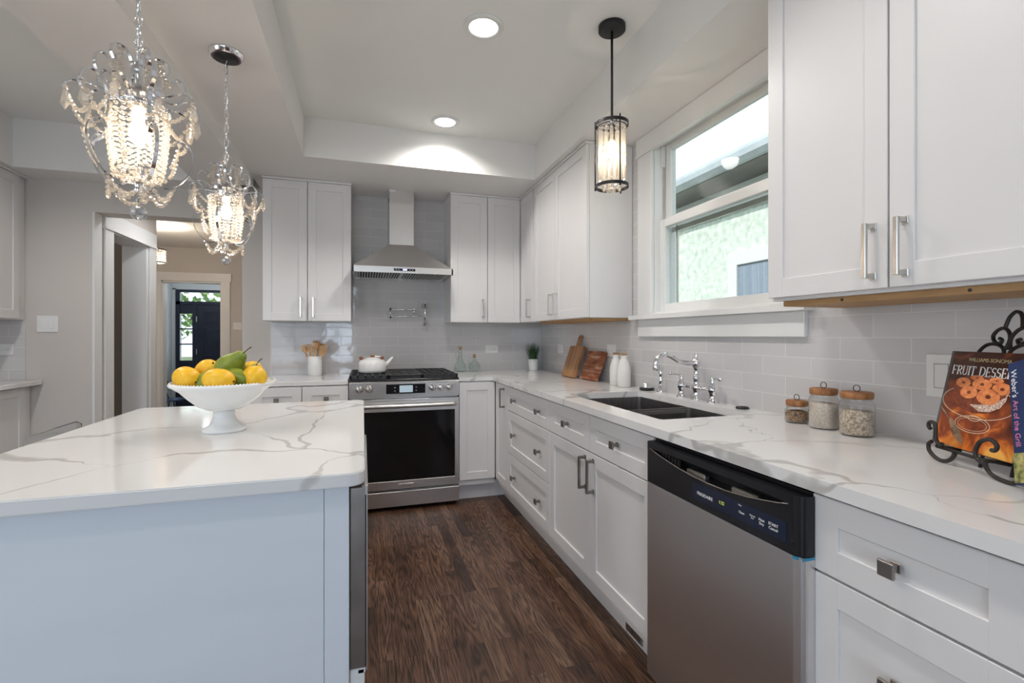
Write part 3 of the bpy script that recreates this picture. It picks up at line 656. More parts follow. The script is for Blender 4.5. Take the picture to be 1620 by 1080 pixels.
# kettle
def kettle():
    c = Vector((.067, 3.73, .9445)); t = thing('tea_kettle', c, 'white enamel kettle with wooden handle grips on the left front burner', 'kettle')
    g = G(); g.lathe([(.085, 0), (.098, .006), (.101, .02), (.100, .055), (.096, .078), (.085, .092), (.06, .101), (.0, .103)], c, 40); mk('pot_body', g, M_wht, t)
    g = G(); g.lathe([(.052, .101), (.052, .107), (.03, .112), (.0, .113)], c, 32); l = mk('lid', g, M_wht, t)
    g = G(); g.ball(c+Vector((0, 0, .122)), .012, 14, 10, (1.5, 1.5, .8)); mk('lid_knob', g, M_knobw, l)
    g = G(); g.tube([c+Vector(p) for p in ((.085, 0, .045), (.115, 0, .072), (.142, 0, .105), (.152, 0, .108))], [.020, .016, .011, .011], 14); mk('spout', g, M_wht, t)
    g = G(); g.tube([c+Vector(p) for p in ((-.08, 0, .085), (-.082, 0, .108), (-.07, 0, .117), (0, 0, .120), (.06, 0, .117), (.072, 0, .108), (.07, 0, .092))], .0042, 8); h = mk('handle', g, M_nickel, t)
    for x in (-.080, .070):
        g = G(); g.ball(c+Vector((x, -.006, .108)), .013, 12, 8, (1.1, 1, 1)); mk('grip', g, M_knobw, h)
kettle()

# ------------------------------------------------------------------ hood
def hood():
    t = thing('range_hood', (.292, 3.88, 1.66), 'stainless chimney range hood mounted above the gas range', 'range hood')
    x0, x1, F, B = -.075, .657, 3.64, YB-.002
    g = G(); g.box(x0, x1, F, F+.012, 1.680, 1.7265, .001); g.box(x0, x0+.012, F, B, 1.680, 1.7265, .001); g.box(x1-.012, x1, F, B, 1.680, 1.7265, .001); g.box(x0, x1, B-.01, B, 1.680, 1.7265, .001)
    lip = mk('lip', g, M_steel, t)
    # pyramid
    a = [Vector(p) for p in ((x0+.004, F+.006, 1.7265), (x1-.004, F+.006, 1.7265), (x1-.004, B, 1.7265), (x0+.004, B, 1.7265))]
    mid = [p for p in ((.14, 3.80, 1.856), (.44, 3.80, 1.856), (.44, B, 1.856), (.14, B, 1.856))]
    b = [Vector(p) for p in ((.192, 3.846, 1.926), (.388, 3.846, 1.926), (.388, B, 1.926), (.192, B, 1.926))]
    def lerp(k): return [a[i].lerp(b[i], k)-Vector((0, 0, .005*math.sin(PI*k))) for i in range(4)]
    g = G(); g.ring([lerp(k/6) for k in range(7)], True, True, False); mk('canopy', g, M_steel, t)
    g = G(); g.box(.196, .384, 3.85, B, 1.926, ZS-.001, .001); ch = mk('chimney', g, M_steel, t)
    g = G(); g.box(.1975, .242, 3.8485, 3.8495, 2.335, 2.353); mk('sticker', g, M_wplast, ch, label='white paper sticker')
    g = G(); g.box(.1935, .196, 3.89, 3.94, 2.27, 2.30); mk('duct_clip', g, M_dark, ch)
    g = G(); g.box(.217, .373, F-.0015, F+.001, 1.696, 1.714, .0005); cp = mk('control_strip', g, M_bplast, lip)
    g = G(); g.box(.282, .313, F-.0022, F-.0014, 1.700, 1.711); mk('lit_digits', g, M_ledb, lip)
    g = G()
    for k in (.235, .253, .335, .353): g.box(k-.0022, k+.0022, F-.0022, F-.0014, 1.703, 1.707)
    mk('buttons', g, M_txtw, lip)
    g = G(); g.box(x0+.012, x1-.012, F+.012, B-.01, 1.690, 1.694); un = mk('underside', g, M_steel, t)
    for a0, a1 in ((x0+.04, .28), (.30, x1-.04)):
        g = G(); n = 16
        for k in range(n):
            x = a0+(a1-a0)*(k+.5)/n; g.box(x-.0045, x+.0045, F+.05, B-.06, 1.681, 1.690, .001)
        f = mk('baffle_filter', g, M_nickel, t)
        g = G(); g.box(a0, a1, F+.045, B-.055, 1.688, 1.6895); mk('filter_back', g, M_dark, f)
hood()

# ------------------------------------------------------------------ pot filler
t = thing('pot_filler', (.50, YB, 1.42), 'folded chrome pot filler faucet on the tiled wall above the range', 'faucet')
g = G(); y = 4.06
R = frame((.497, YB, 1.468), (1, 0, 0), (0, 0, 1), (0, -1, 0)); g.lathe([(.028, 0), (.028, .006), (.014, .012), (.012, .05)], (0, 0, 0), 22, R); mk('wall_flange', g, M_chrome, t)
g = G(); g.tube([(.497, y, 1.485), (.497, y, 1.335)], .0115, 14)
for z in (1.487, 1.44, 1.395, 1.34): g.tube([(.497, y, z-.006), (.497, y, z+.006)], .015, 14)
mk('swivel_post', g, M_chrome, t)
g = G(); g.tube([(.489, y, 1.382), (.216, y, 1.376)], .0075, 12); mk('lower_arm', g, M_chrome, t)
g = G(); g.tube([(.216, y, 1.447), (.216, y, 1.360)], .011, 14); g.tube([(.216, y, 1.41), (.216, y, 1.40)], .014, 14); mk('elbow', g, M_chrome, t)
g = G(); g.tube([(.216, y, 1.433), (.45, y, 1.437)], .0075, 12); g.tube([(.39, y, 1.437), (.42, y, 1.437)], .012, 12); g.tube([(.405, y, 1.437), (.405, y-.004, 1.400)], .0095, 12); mk('upper_arm', g, M_chrome, t)
g = G(); g.tube([(.437, y, 1.44), (.437, y, 1.505)], .0022, 6); g.tube([(.512, y-.01, 1.325), (.513, y-.012, 1.255)], .0025, 6); mk('lever', g, M_nickel, t)
g = G(); g.lathe([(.019, -.006), (.019, .006), (.012, .012)], (0, 0, 0), 18, frame((.492, y-.014, 1.318), (1, 0, 0), (0, 0, 1), (0, -1, 0))); g.tube([(.497, y, 1.34), (.493, y-.01, 1.32)], .010, 12); mk('valve_handle', g, M_chrome, t)

# ------------------------------------------------------------------ island
t = thing('kitchen_island', (-.45, 1.75, 0), 'kitchen island with a white panelled end tinted daylight blue', 'island')
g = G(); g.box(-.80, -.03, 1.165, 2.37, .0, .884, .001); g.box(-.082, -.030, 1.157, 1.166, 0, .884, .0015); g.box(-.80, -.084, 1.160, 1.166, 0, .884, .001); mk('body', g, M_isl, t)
def rrect(x0, x1, y0, y1, r, n=6):
    out = []
    for cx, cy, a in ((x1-r, y1-r, 0), (x0+r, y1-r, 1), (x0+r, y0+r, 2), (x1-r, y0+r, 3)):
        for k in range(n+1): th = (a+k/n)*PI/2; out.append((cx+r*math.cos(th), cy+r*math.sin(th)))
    return out
g = G(); g.poly(rrect(-.893, .004, 1.121, 2.40, .035), .884, .914, None, .0025); mk('worktop', g, M_marble, label='big white quartz island top with grey veins carrying the fruit bowl', cat='countertop', org=(-.45, 1.75, .884))
t = thing('microwave_drawer', (-.01, 1.5, .44), 'stainless microwave drawer in the island side facing the aisle', 'microwave')
g = G(); g.box(-.0295, .008, 1.172, 1.77, .445, .868, .003); mk('drawer_front', g, M_pewter, t)
g = G(); g.box(.004, .011, 1.170, 1.772, .848, .870, .001); g.box(.0075, .0105, 1.171, 1.176, .44, .85); mk('edge_trim', g, M_steel, t)
g = G(); g.box(-.0295, .004, 1.176, 1.2, .40, .444, .002); g.box(-.012, .006, 1.176, 1.19, .43, .442, .002); mk('bracket', g, M_wplast, t)

# acrylic counter chairs behind the island
def acrylic(yc, lab):
    x = -1.15; t = thing('acrylic_chair', (x-.2, yc, 0), lab, 'chair', 'clear acrylic chairs at the island')
    g = G(); pr = rrect(yc-.185, yc+.185, .44, .856, .05, 6); g.poly(pr, x-.006, x+.006, frame((0, 0, 0), (0, 1, 0), (0, 0, 1), (1, 0, 0)), .002)
    mk('backrest', g, M_acryl, t)
    g = G(); g.tube([(x, yc-.14, .856), (x, yc+.145, .857), (x, yc+.183, .842), (x, yc+.186, .6)], .0022, 6); mk('back_edge', g, M_pewter, t)
    g = G(); g.box(x, x-.0+.36, yc-.19, yc+.19, .43, .448, .006) if 0 else g.box(x-.38, x+.005, yc-.19, yc+.19, .43, .446, .005); mk('seat', g, M_acryl, t)
    for dx, dy in ((-.36, -.17), (-.36, .17), (-.01, -.17), (-.01, .17)):
        g = G(); g.box(x+dx-.014, x+dx+.014, yc+dy-.014, yc+dy+.014, 0, .43, .003); mk('leg', g, M_acryl, t)
acrylic(2.33, 'clear acrylic chair behind the island, its back edge nearer the doorway')
acrylic(1.84, 'clear acrylic chair at the very left edge, nearer to us')

# ------------------------------------------------------------------ fruit bowl
BC = Vector((-.424, 1.747, .914))
t = thing('pedestal_bowl', BC, 'white ceramic pedestal bowl holding lemons and pears on the island', 'bowl')
g = G(); g.lathe([(.070, 0), (.073, .004), (.070, .010), (.052, .018), (.042, .030), (.036, .046), (.035, .066), (.05, .068), (.0, .069)], BC, 48, sx=.87, sy=.87); mk('foot', g, M_wht, t)
g = G(); g.lathe([(.03, .066), (.055, .069), (.085, .082), (.115, .106), (.138, .128), (.158, .141), (.171, .148), (.173, .154), (.168, .157), (.150, .149), (.132, .134), (.108, .112), (.08, .089), (.04, .077), (.0, .076)], BC, 64, cap=False, sx=.87, sy=.87); d = mk('dish', g, M_wht, t)
g = G()
for k in range(90): a = 2*PI*k/90; g.ball(BC+Vector((.145*math.cos(a), .145*math.sin(a), .1565)), .0030, 6, 4)
mk('beaded_rim', g, M_wht, t)
M_lemon = noise_tint(mat('lemon skin', (.85, .48, .02), .38), (.80, .43, .015), (.90, .54, .03), 60, 4, .12)
M_pear = noise_tint(mat('green pear skin', (.28, .36, .04), .4), (.13, .20, .02), (.30, .34, .045), 22, 5, .05)
M_stem = mat('dark fruit stem', (.06, .03, .02), .7)
cr = Vector((.9553, -.2957, 0)); fr = Vector((.2957, .9553, 0)); upv = Vector((0, 0, 1))
def lemon(p, ax, lab, L=.045, r=.034):
    L *= .97; r *= 1.02
    """p in metres right / away / up of the bowl centre"""
    c = BC+cr*p[0]*.87+fr*p[1]*.87+upv*p[2]; ax = (cr*ax[0]+fr*ax[1]+upv*ax[2]).normalized()
    M = ax.to_track_quat('Z', 'Y').to_matrix().to_4x4(); M.translation = c
    t = thing('lemon', c, lab, 'lemon', 'lemons in the pedestal bowl')
    g = G(); prof = []
    for k in range(17):
        u = -1+2*k/16; rr = r*(1-abs(u)**2.5)**.55 if abs(u) < 1 else 0
        z = u*L
        if u > .9: rr = max(rr*.75, .004 if u < 1 else 0)
        prof.append((rr, z))
    g.lathe(prof, (0, 0, 0), 24, M, cap=False); mk('skin', g, M_lemon, t)
    g = G(); g.ball(M @ Vector((0, 0, L)), .0032, 8, 6); mk('stem_scar', g, M_stem, t)
lemon((-.104, -.052, .172), (.85, -.35, -.25), 'lemon at the left rim of the bowl, dark stem scar towards us')
lemon((-.084, .03, .188), (.6, -.3, .55), 'lemon at the back left of the bowl, lifted against the dark door')
lemon((.040, -.100, .170), (.97, -.1, -.08), 'lemon lying at the front centre of the bowl', .050, .034)
lemon((.130, -.035, .173), (.6, .75, .1), 'roundish lemon at the right of the bowl below a pear stem', .036, .036)
lemon((.060, .075, .186), (.3, .9, .1), 'lemon mostly hidden behind the upright pear, at the back right', .036, .032)
def pear(p, ax, lab, s=1.0, bend=.012, stem=True):
    s *= 1.0
    c = BC+cr*p[0]*.87+fr*p[1]*.87+upv*p[2]; ax = (cr*ax[0]+fr*ax[1]+upv*ax[2]).normalized()
    M = ax.to_track_quat('Z', 'Y').to_matrix().to_4x4(); M.translation = c
    t = thing('pear', c, lab, 'pear', 'green pears in the pedestal bowl'); g = G()
    prof = [(0, -.040), (.012, -.041), (.026, -.036), (.036, -.024), (.040, -.008), (.038, .008), (.031, .024), (.023, .040), (.018, .055), (.013, .064), (.005, .068), (0, .067)]
    g.lathe([(r*s, z*s) for r, z in prof], (0, 0, 0), 24, M, cap=False); mk('skin', g, M_pear, t)
    if stem:
        g = G(); pts = [M @ Vector(q) for q in ((0, 0, .066*s), (.002, 0, .078*s), (.007, .002, .088*s), (.014, .004, .094*s))]; g.tube(pts, [.0016, .0014, .0014, .002], 6); mk('stem', g, M_stem, t)
pear((.026, -.005, .205), (.62, -.30, .50), 'large green pear resting on top of the pile, stem pointing up right', 1.08)
pear((.092, .012, .163), (.35, -.25, .62), 'green pear wedged between the top pear and the right lemon', .85)
pear((-.034, -.030, .158), (.5, .1, .55), 'green pear sunk between the left lemon and the front lemon', .95)
pear((.062, -.040, .170), (.85, -.42, -.02), 'green pear slanting down behind the front lemon, to its right', .86, stem=False)

# ------------------------------------------------------------------ things on the back counter
c = Vector((-.352, 3.985, .914)); t = thing('utensil_crock', c, 'white ceramic crock holding wooden utensils left of the range', 'crock')
g = G(); g.lathe([(.048, 0), (.052, .004), (.052, .144), (.050, .148), (.046, .144), (.045, .01), (0, .01)], c, 36, cap=False); mk('pot', g, M_wht, t)
text('utensils', .018, frame(c+Vector((-.002, -.0528, .08)), (1, 0, 0), (0, 0, 1), (0, -1, 0)), mat('pale grey print', (.6, .6, .6), .5), 'lettering', t) if 0 else None
uts = [(-.030, .005, -.42, 'spoon', 'wooden spoon leaning furthest left in the crock'), (-.012, -.020, -.22, 'fork', 'pale wooden fork second from left in the crock'),
       (.0, -.026, .02, 'slot', 'slotted wooden turner standing upright at the front of the crock'), (.008, .016, .10, 'spoon', 'darker wooden spoon at the back of the crock'),
       (.018, -.008, .28, 'slot', 'slotted wooden spatula leaning right in the crock'), (.026, -.014, .40, 'fork', 'wooden fork leaning furthest right in the crock')]
for i, (dx, dy, tilt, kind, lab) in enumerate(uts):
    M = Matrix.Translation(c+Vector((dx*.9-tilt*.03, dy, .012))) @ Matrix.Rotation(tilt*.75, 4, 'Y')
    ax = lambda pts: [(x, z) for x, z in pts]
    F = M @ frame((0, 0, 0), (1, 0, 0), (0, 0, 1), (0, 1, 0))
    g = G(); L = .232 + (.02 if i in (2, 3) else 0)
    g.tube([M @ Vector((0, 0, 0)), M @ Vector((0, 0, L*.72))], .0055, 8)
    w = .0175
    if kind == 'spoon': g.ball(M @ Vector((0, 0, L*.86)), .04, 14, 10, (.48, .14, .8), M=M.to_3x3().to_4x4())
    else:
        for k in range(3 if kind == 'slot' else 4):
            n = 3 if kind == 'slot' else 4; wi = 2*w/n; a = -w+k*wi
            g.box(a+.0015, a+wi-.0015, -.003, .003, L*.78, L, .001, M)
        g.poly([(-.006, L*.62), (.006, L*.62), (w, L*.80), (-w, L*.80)], -.003, .003, F)
        if kind == 'slot': g.box(-w+.0015, w-.0015, -.003, .003, L-.012, L+.002, .001, M)
    mk('wooden_utensil', g, M_spoon, label=lab, cat='kitchen utensil', group='wooden utensils in the crock', org=c+Vector((dx, dy, .012)))
def bottle(c, prof, cork_z, lab, handle=None, r=.012):
    t = thing('glass_bottle', c, lab, 'bottle', 'aqua glass bottles by the range')
    g = G(); g.lathe(prof, c, 28, cap=True); mk('glass_body', g, M_aqua, t)
    g = G(); g.lathe([(r*.8, cork_z-.012), (r, cork_z), (r*1.15, cork_z+.016), (0, cork_z+.017)], c, 16); mk('cork', g, M_cork, t)
    if handle: g = G(); g.tube([Vector(c)+Vector(p) for p in handle], .0035, 8); mk('handle', g, M_aqua, t)
c1 = Vector((.785, 4.02, .914))
bottle(c1, [(.040, 0), (.045, .004), (.051, .03), (.047, .06), (.03, .085), (.026, .092), (.022, .10), (.016, .14), (.012, .18), (.014, .19), (.014, .196), (.011, .196)], .195, 'taller pale aqua glass bottle with cork and handle right of the range', bez([(-.012, 0, .17), (-.034, -.004, .165), (-.036, -.004, .13), (-.024, 0, .098)], 5))
c2 = Vector((.905, 4.00, .914))
bottle(c2, [(.034, 0), (.041, .004), (.050, .03), (.050, .05), (.038, .075), (.018, .09), (.014, .10), (.0135, .125), (.015, .13), (.012, .13)], .13, 'shorter round aqua glass bottle with cork, under the wall outlet', bez([(-.012, 0, .115), (-.036, -.004, .12), (-.054, -.004, .10), (-.046, 0, .06)], 5))
# plant
c = Vector((1.44, 4.02, .914)); t = thing('potted_grass', c, 'green faux grass in a small white pot in the counter corner', 'plant')
g = G(); g.lathe([(.036, 0), (.04, .003), (.048, .098), (.045, .1), (.043, .085), (0, .085)], c, 32, cap=False); mk('pot', g, M_wht, t)
M_grass = noise_tint(mat('dark green grass blades', (.03, .09, .03), .5), (.015, .05, .015), (.06, .15, .05), 40)
g = G()
for k in range(230):
    a = random.uniform(0, 2*PI); r0 = random.uniform(0, .036); ln = random.uniform(.10, .18); lean = random.uniform(.2, 1.0)*(.5+r0/.036)
    d = Vector((math.cos(a), math.sin(a), 0)); p0 = c+d*r0+Vector((0, 0, .086)); pts = []
    for q in range(5):
        u = q/4; pts.append(p0+d*(lean*.075*u**1.8)+Vector((0, 0, ln*u*(1-.18*lean*u))))
    for p in pts: p.x = min(p.x, XR-.006); p.y = min(p.y, YB-.006)
    sd = Vector((-d.y, d.x, 0)); wd = .0022
    vs = [[g.bm.verts.new(p+sd*wd*(1-.24*j**1.1/1.2)), g.bm.verts.new(p-sd*wd*(1-.24*j**1.1/1.2))] for j, p in enumerate(pts)]
    for j in range(4): g.bm.faces.new((vs[j][0], vs[j][1], vs[j+1][1], vs[j+1][0]))
bl = mk('grass_blades', g, M_grass, t, kind='stuff')

# cutting boards leaning on the window wall
def board(name, yc, w, hgt, th, xb, lab, m, handle=None, shear=0):
    lean = math.asin(min(.99, (XR-.004-th-xb)/hgt if not handle else (XR-.004-th-xb)/(hgt+handle)))
    O = Vector((xb, yc, .914)); up = Vector((math.sin(lean), 0, math.cos(lean))); n = Vector((-math.cos(lean), 0, math.sin(lean)))
    M = frame(O+Vector((th*math.cos(lean), 0, 0)), (0, 1, 0), up, n); g = G()
    if handle:
        out = [(-w/2, 0), (w/2, 0), (w/2, hgt-.008), (w/2-.008, hgt), (.024, hgt), (.018, hgt+.015), (.017, hgt+handle-.016), (.009, hgt+handle), (-.009, hgt+handle), (-.017, hgt+handle-.016), (-.018, hgt+.015), (-.024, hgt), (-w/2+.008, hgt), (-w/2, hgt-.008)]
    else: out = [(-w/2+.004, 0), (w/2-.004, 0), (w/2, .006), (w/2-.002, hgt-.004), (w/2-.01, hgt), (-w/2+.01, hgt), (-w/2, hgt-.008)]
    g.poly(out, 0, th, M, .002)
    o = thing(name, O, lab, 'cutting board'); b = mk('board', g, m, o)
    if handle: g = G(); g.lathe([(.006, th), (.006, th+.0008), (0, th+.0008)], (0, hgt+handle-.022, 0), 14, M); mk('hang_hole', g, M_dark, o)
    return o
board('cutting_board', 3.245, .235, .235, .018, 1.43, 'striped wooden paddle board with a handle leaning on the window wall tile', M_board1, .085)
board('cutting_board', 2.975, .245, .205, .02, 1.455, 'square weathered red-brown board leaning beside the striped paddle board', M_board2)
M_milk = noise_tint(mat('milk white glass', (.82, .80, .77), .12), (.80, .785, .755), (.84, .825, .80), 4)
for (x, y, lab) in ((1.49, 2.645, 'white milk-style bottle with cork, the left one of the pair'), (1.48, 2.535, 'white milk-style bottle with cork, the right one of the pair')):
    c = Vector((x, y, .914)); t = thing('milk_bottle', c, lab, 'bottle', 'white corked bottles left of the faucet')
    g = G(); g.lathe([(.034, 0), (.039, .004), (.040, .10), (.037, .125), (.028, .15), (.021, .165), (.019, .176), (.021, .18), (.021, .187), (.0, .187)], c, 32); mk('bottle_body', g, M_milk, t)
    g = G(); g.lathe([(.018, .187), (.0195, .20), (0, .201)], c, 18); mk('cork', g, M_cork, t)

# glass jars
M_lentil = noise_tint(mat('mixed brown lentils', rough=.7), (.10, .05, .025), (.42, .25, .12), 170, 1, .4)
M_rice = noise_tint(mat('white rice grains', rough=.7), (.52, .43, .34), (.74, .66, .57), 220, 1, .4)
M_oats = noise_tint(mat('rolled oats', rough=.7), (.30, .21, .13), (.78, .66, .52), 130, 1, .5)
for (x, y, r, hb, fill, m, lab, cl) in ((1.455, 1.320, .0375, .055, .040, M_lentil, 'short glass jar of brown lentils with wooden lid, leftmost of three', 'lentils'),
                                       (1.449, 1.212, .0435, .108, .082, M_rice, 'tall glass jar of white rice with wooden lid, middle of three', 'rice'),
                                       (1.443, 1.096, .0465, .110, .074, M_oats, 'tall glass jar of oats with wooden lid, rightmost and nearest to us', 'oats')):
    c = Vector((x, y, .914)); t = thing('glass_jar', c, lab, 'jar', 'lidded glass jars on the worktop')
    g = G(); g.lathe([(r-.006, 0), (r, .005), (r, hb-.016), (r-.003, hb-.008), (r-.007, hb-.002), (r-.004, hb+.003), (r-.006, hb+.005)], c, 40, cap=False); g.lathe([(r-.006, 0), (0, 0)], c, 40, cap=False); jb = mk('jar_glass', g, M_glass, t)
    g = G(); g.lathe([(r-.006, .004), (r-.003, .007), (r-.0025, fill-.004), (r-.005, fill), (.012, fill+.004), (0, fill+.003)], c, 40); mk(cl, g, m, t, kind='stuff')
    g = G(); g.lathe([(r-.007, hb+.002), (r-.0035, hb+.006), (r-.003, hb+.020), (r-.006, hb+.023), (0, hb+.023)], c, 40); l = mk('lid', g, M_lid, t)
    g = G(); z = hb+.023; g.tube([c+Vector(p) for p in [(0, .004*math.sin(a)+.011*math.sin(a/1)*.6, z+.010-.010*math.cos(a)) for a in [k*2*PI/16 for k in range(16)]]], .0012, 6, closed=True); mk('lid_loop', g, M_iron, l)

# ------------------------------------------------------------------ cookbooks on an iron easel
e1 = Vector((-.395, -.919, 0)).normalized(); nb = Vector((.919, -.395, 0)).normalized(); bu = (nb*.21+Vector((0, 0, .978))).normalized(); bn = e1.cross(bu).normalized()
if bn.x > 0: bn = -bn
BL = Vector((1.386, .857, .950))
BM = frame(BL, e1, bu, bn)         # a along the cover, b up the cover, depth towards the viewer
def book():
    t = thing('cookbook', BL, 'orange-brown fruit dessert cookbook standing on the black iron easel', 'book')
    M_cover = mat('photo cover print', (.5, .2, .05), .25); nt, lk, b = nodes(M_cover)
    tc = nt.new('ShaderNodeTexCoord'); n = N(nt, 'ShaderNodeTexNoise'); n.inputs['Scale'].default_value = 16; n.inputs['Detail'].default_value = 5; n.inputs['Distortion'].default_value = .9; lk.new(tc.outputs['Object'], n.inputs['Vector'])
    sp = nt.new('ShaderNodeSeparateXYZ'); lk.new(tc.outputs['Object'], sp.inputs[0])
    a = N(nt, 'ShaderNodeMath', operation='MULTIPLY_ADD'); lk.new(sp.outputs['Z'], a.inputs[0]); a.inputs[1].default_value = -1.9; lk.new(n.outputs['Fac'], a.inputs[2])
    r = ramp(nt, [(.16, (.07, .018, .008)), (.36, (.30, .06, .015)), (.47, (.75, .20, .025)), (.62, (.98, .50, .10))]); lk.new(a.outputs[0], r.inputs[0]); lk.new(r.outputs[0], b.inputs['Base Color'])
    g = G(); g.box(0, .219, .2345*0, .2345, -.0025, 0, .0008, BM); g.box(0, .219, 0, .2345, -.022, -.0195, .0008, BM); g.box(-.001, .002, 0, .2345, -.022, 0, .0008, BM); cv = mk('cover', g, M_cover, t)
    g = G(); g.box(.003, .215, .003, .231, -.0195, -.0025, 0, BM); mk('page_block', g, noise_tint(mat('page edges', rough=.8), (.20, .24, .28), (.34, .38, .42), 300, 1, 0, (1, 1, 1)), t)
    g = G(); g.box(.0005, .008, .001, .2335, 0, .0003, 0, BM); mk('spine_edge', g, mat('spine gutter grey', (.10, .09, .09), .4), cv)
    T = lambda a, b, d=.0006: frame(BM @ Vector((a, b, d)), e1, bu, bn)
    text('WILLIAMS-SONOMA', .0125, T(.112, .2145), M_txtg, 'publisher_lettering', cv)
    # title drawn as serif strokes
    g = G(); H_, x = .0215, .0145; st, th_ = .0030, .0013
    def seg(x0, y0, x1, y1, w):
        d = Vector((x1-x0, y1-y0)); L = d.length; d /= L; nn = Vector((-d.y, d.x))*w/2
        P = [Vector((x0, y0))+nn, Vector((x1, y1))+nn, Vector((x1, y1))-nn, Vector((x0, y0))-nn]; g.poly([(p.x, p.y) for p in P], .0002, .0008, BM)
    def arc(cx, cy, rx, ry, a0, a1, w0, w1, n=10):
        for k in range(n):
            A, B = a0+(a1-a0)*k/n, a0+(a1-a0)*(k+1)/n; m = (A+B)/2; seg(cx+rx*math.cos(A), cy+ry*math.sin(A), cx+rx*math.cos(B), cy+ry*math.sin(B), w0+(w1-w0)*abs(math.cos(m)))
    y0 = .177; y1 = y0+H_; ym = (y0+y1)/2
    def serif(x, y, w=.0062): seg(x-w/2, y, x+w/2, y, .0008)
    for ch in 'FRUIT DESSERTS':
        if ch == ' ': x += .0085; continue
        if ch in 'FE':
            seg(x+.002, y0, x+.002, y1, st); seg(x, y1, x+.011, y1, th_); seg(x+.002, ym, x+.0085, ym, th_); seg(x+.011, y1+.0005, x+.011, y1-.004, .0009); serif(x+.002, y0); seg(x+.0085, ym+.002, x+.0085, ym-.002, .0008)
            if ch == 'E': seg(x, y0, x+.0115, y0, th_); seg(x+.0115, y0, x+.0115, y0+.004, .0009)
            x += .0145
        elif ch == 'R':
            seg(x+.002, y0, x+.002, y1, st); seg(x, y1, x+.006, y1, th_); seg(x+.002, ym, x+.006, ym, th_); arc(x+.006, (ym+y1)/2, .0055, H_/4, -PI/2, PI/2, th_, st); seg(x+.006, ym, x+.0135, y0, st*.85); serif(x+.002, y0); x += .0155
        elif ch == 'U':
            seg(x+.002, y0+.006, x+.002, y1, st); seg(x+.0125, y0+.006, x+.0125, y1, th_); arc(x+.00725, y0+.006, .00525, .006, PI, 2*PI, th_, st*.7); serif(x+.002, y1); serif(x+.0125, y1, .005); x += .017
        elif ch == 'I': seg(x+.002, y0, x+.002, y1, st); serif(x+.002, y0); serif(x+.002, y1); x += .0065
        elif ch == 'T': seg(x+.0065, y0, x+.0065, y1, st); seg(x, y1, x+.013, y1, th_); seg(x, y1, x, y1-.0045, .0009); seg(x+.013, y1, x+.013, y1-.0045, .0009); serif(x+.0065, y0); x += .016
        elif ch == 'D': seg(x+.002, y0, x+.002, y1, st); seg(x, y0, x+.006, y0, th_); seg(x, y1, x+.006, y1, th_); arc(x+.006, ym, .0085, H_/2, -PI/2, PI/2, th_, st); x += .0175
        elif ch == 'S':
            arc(x+.0055, y1-H_*.26, .0045, H_*.25, .15*PI, 1.5*PI, th_, st*.8); arc(x+.0055, y0+H_*.26, .0048, H_*.25, -.85*PI, .5*PI, th_, st*.8); x += .0130
        if x > .205: break
    mk('title_lettering', g, M_txtw, cv)
    # printed picture: cake with fruit rings on a glass stand, and a cake server
    def disc(cx, cy, rx, ry, d0, d1, n=32, rot=0): return ([(cx+rx*math.cos(2*PI*k/n)*math.cos(rot)-ry*math.sin(2*PI*k/n)*math.sin(rot), cy+rx*math.cos(2*PI*k/n)*math.sin(rot)+ry*math.sin(2*PI*k/n)*math.cos(rot)) for k in range(n)], d0, d1, BM)
    Mc = noise_tint(mat('printed dark cake', rough=.3), (.10, .018, .008), (.30, .07, .025), 90, 4)
    Mf = noise_tint(mat('printed fruit rings', rough=.3), (.70, .17, .05), (.92, .36, .13), 110, 3)
    Mg = mat('printed glass rim', (.80, .62, .42), .3); Ms = noise_tint(mat('printed icing sugar', rough=.3), (.35, .12, .05), (.95, .85, .75), 260, 2)
    g = G()
    def loop(cx, cy, rx, ry, w, d=.0004, a0=0, a1=2*PI, n=44):
        for k in range(n):
            A, B = a0+(a1-a0)*k/n, a0+(a1-a0)*(k+1)/n
            p, q = (cx+rx*math.cos(A), cy+ry*math.sin(A)), (cx+rx*math.cos(B), cy+ry*math.sin(B))
            pi_, qi = (cx+(rx-w)*math.cos(A), cy+(ry-w)*math.sin(A)), (cx+(rx-w)*math.cos(B), cy+(ry-w)*math.sin(B))
            g.bm.faces.new([g.bm.verts.new(BM @ Vector((*v, d))) for v in (p, q, qi, pi_)])
    loop(.104, .115, .100, .040, .0016); loop(.104, .062, .048, .020, .0014); loop(.104, .062, .040, .015, .0008); loop(.106, .077, .017, .007, .0014)
    mk('printed_glass_stand', g, Mg, cv)
    g = G(); g.poly([(.030, .142), (.034, .118), (.060, .096), (.100, .088), (.140, .094), (.166, .112), (.176, .132), (.178, .152), (.160, .170), (.110, .179), (.060, .174), (.036, .160)], .0003, .0006, BM); mk('printed_cake', g, Mc, cv)
    g = G(); g.poly([(.085, .108), (.11, .110), (.15, .120), (.172, .134), (.178, .150), (.176, .128), (.166, .110), (.140, .097), (.115, .095)], .0006, .0008, BM); mk('printed_sugar', g, Ms, cv)
    g = G()
    for cx, cy, rx, ry in ((.055, .158, .021, .012), (.107, .158, .026, .013), (.160, .152, .024, .0135), (.076, .136, .024, .0150), (.130, .131, .030, .0185), (.090, .172, .018, .006), (.142, .170, .018, .007)):
        g.poly(*disc(cx, cy, rx, ry, .0006, .0010)); gd = G(); gd.poly(*disc(cx+.001, cy, rx*.22, ry*.26, .0010, .0012)); mk('printed_ring_centre', gd, Mc, cv)
    mk('printed_fruit_rings', g, Mf, cv)
    g = G(); g.poly([(.004, .090), (.008, .092), (.036, .070), (.034, .066)], .0004, .0008, BM); g.poly([(.036, .070), (.048, .066), (.078, .040), (.092, .014), (.084, .012), (.060, .026), (.040, .056)], .0003, .0006, BM)
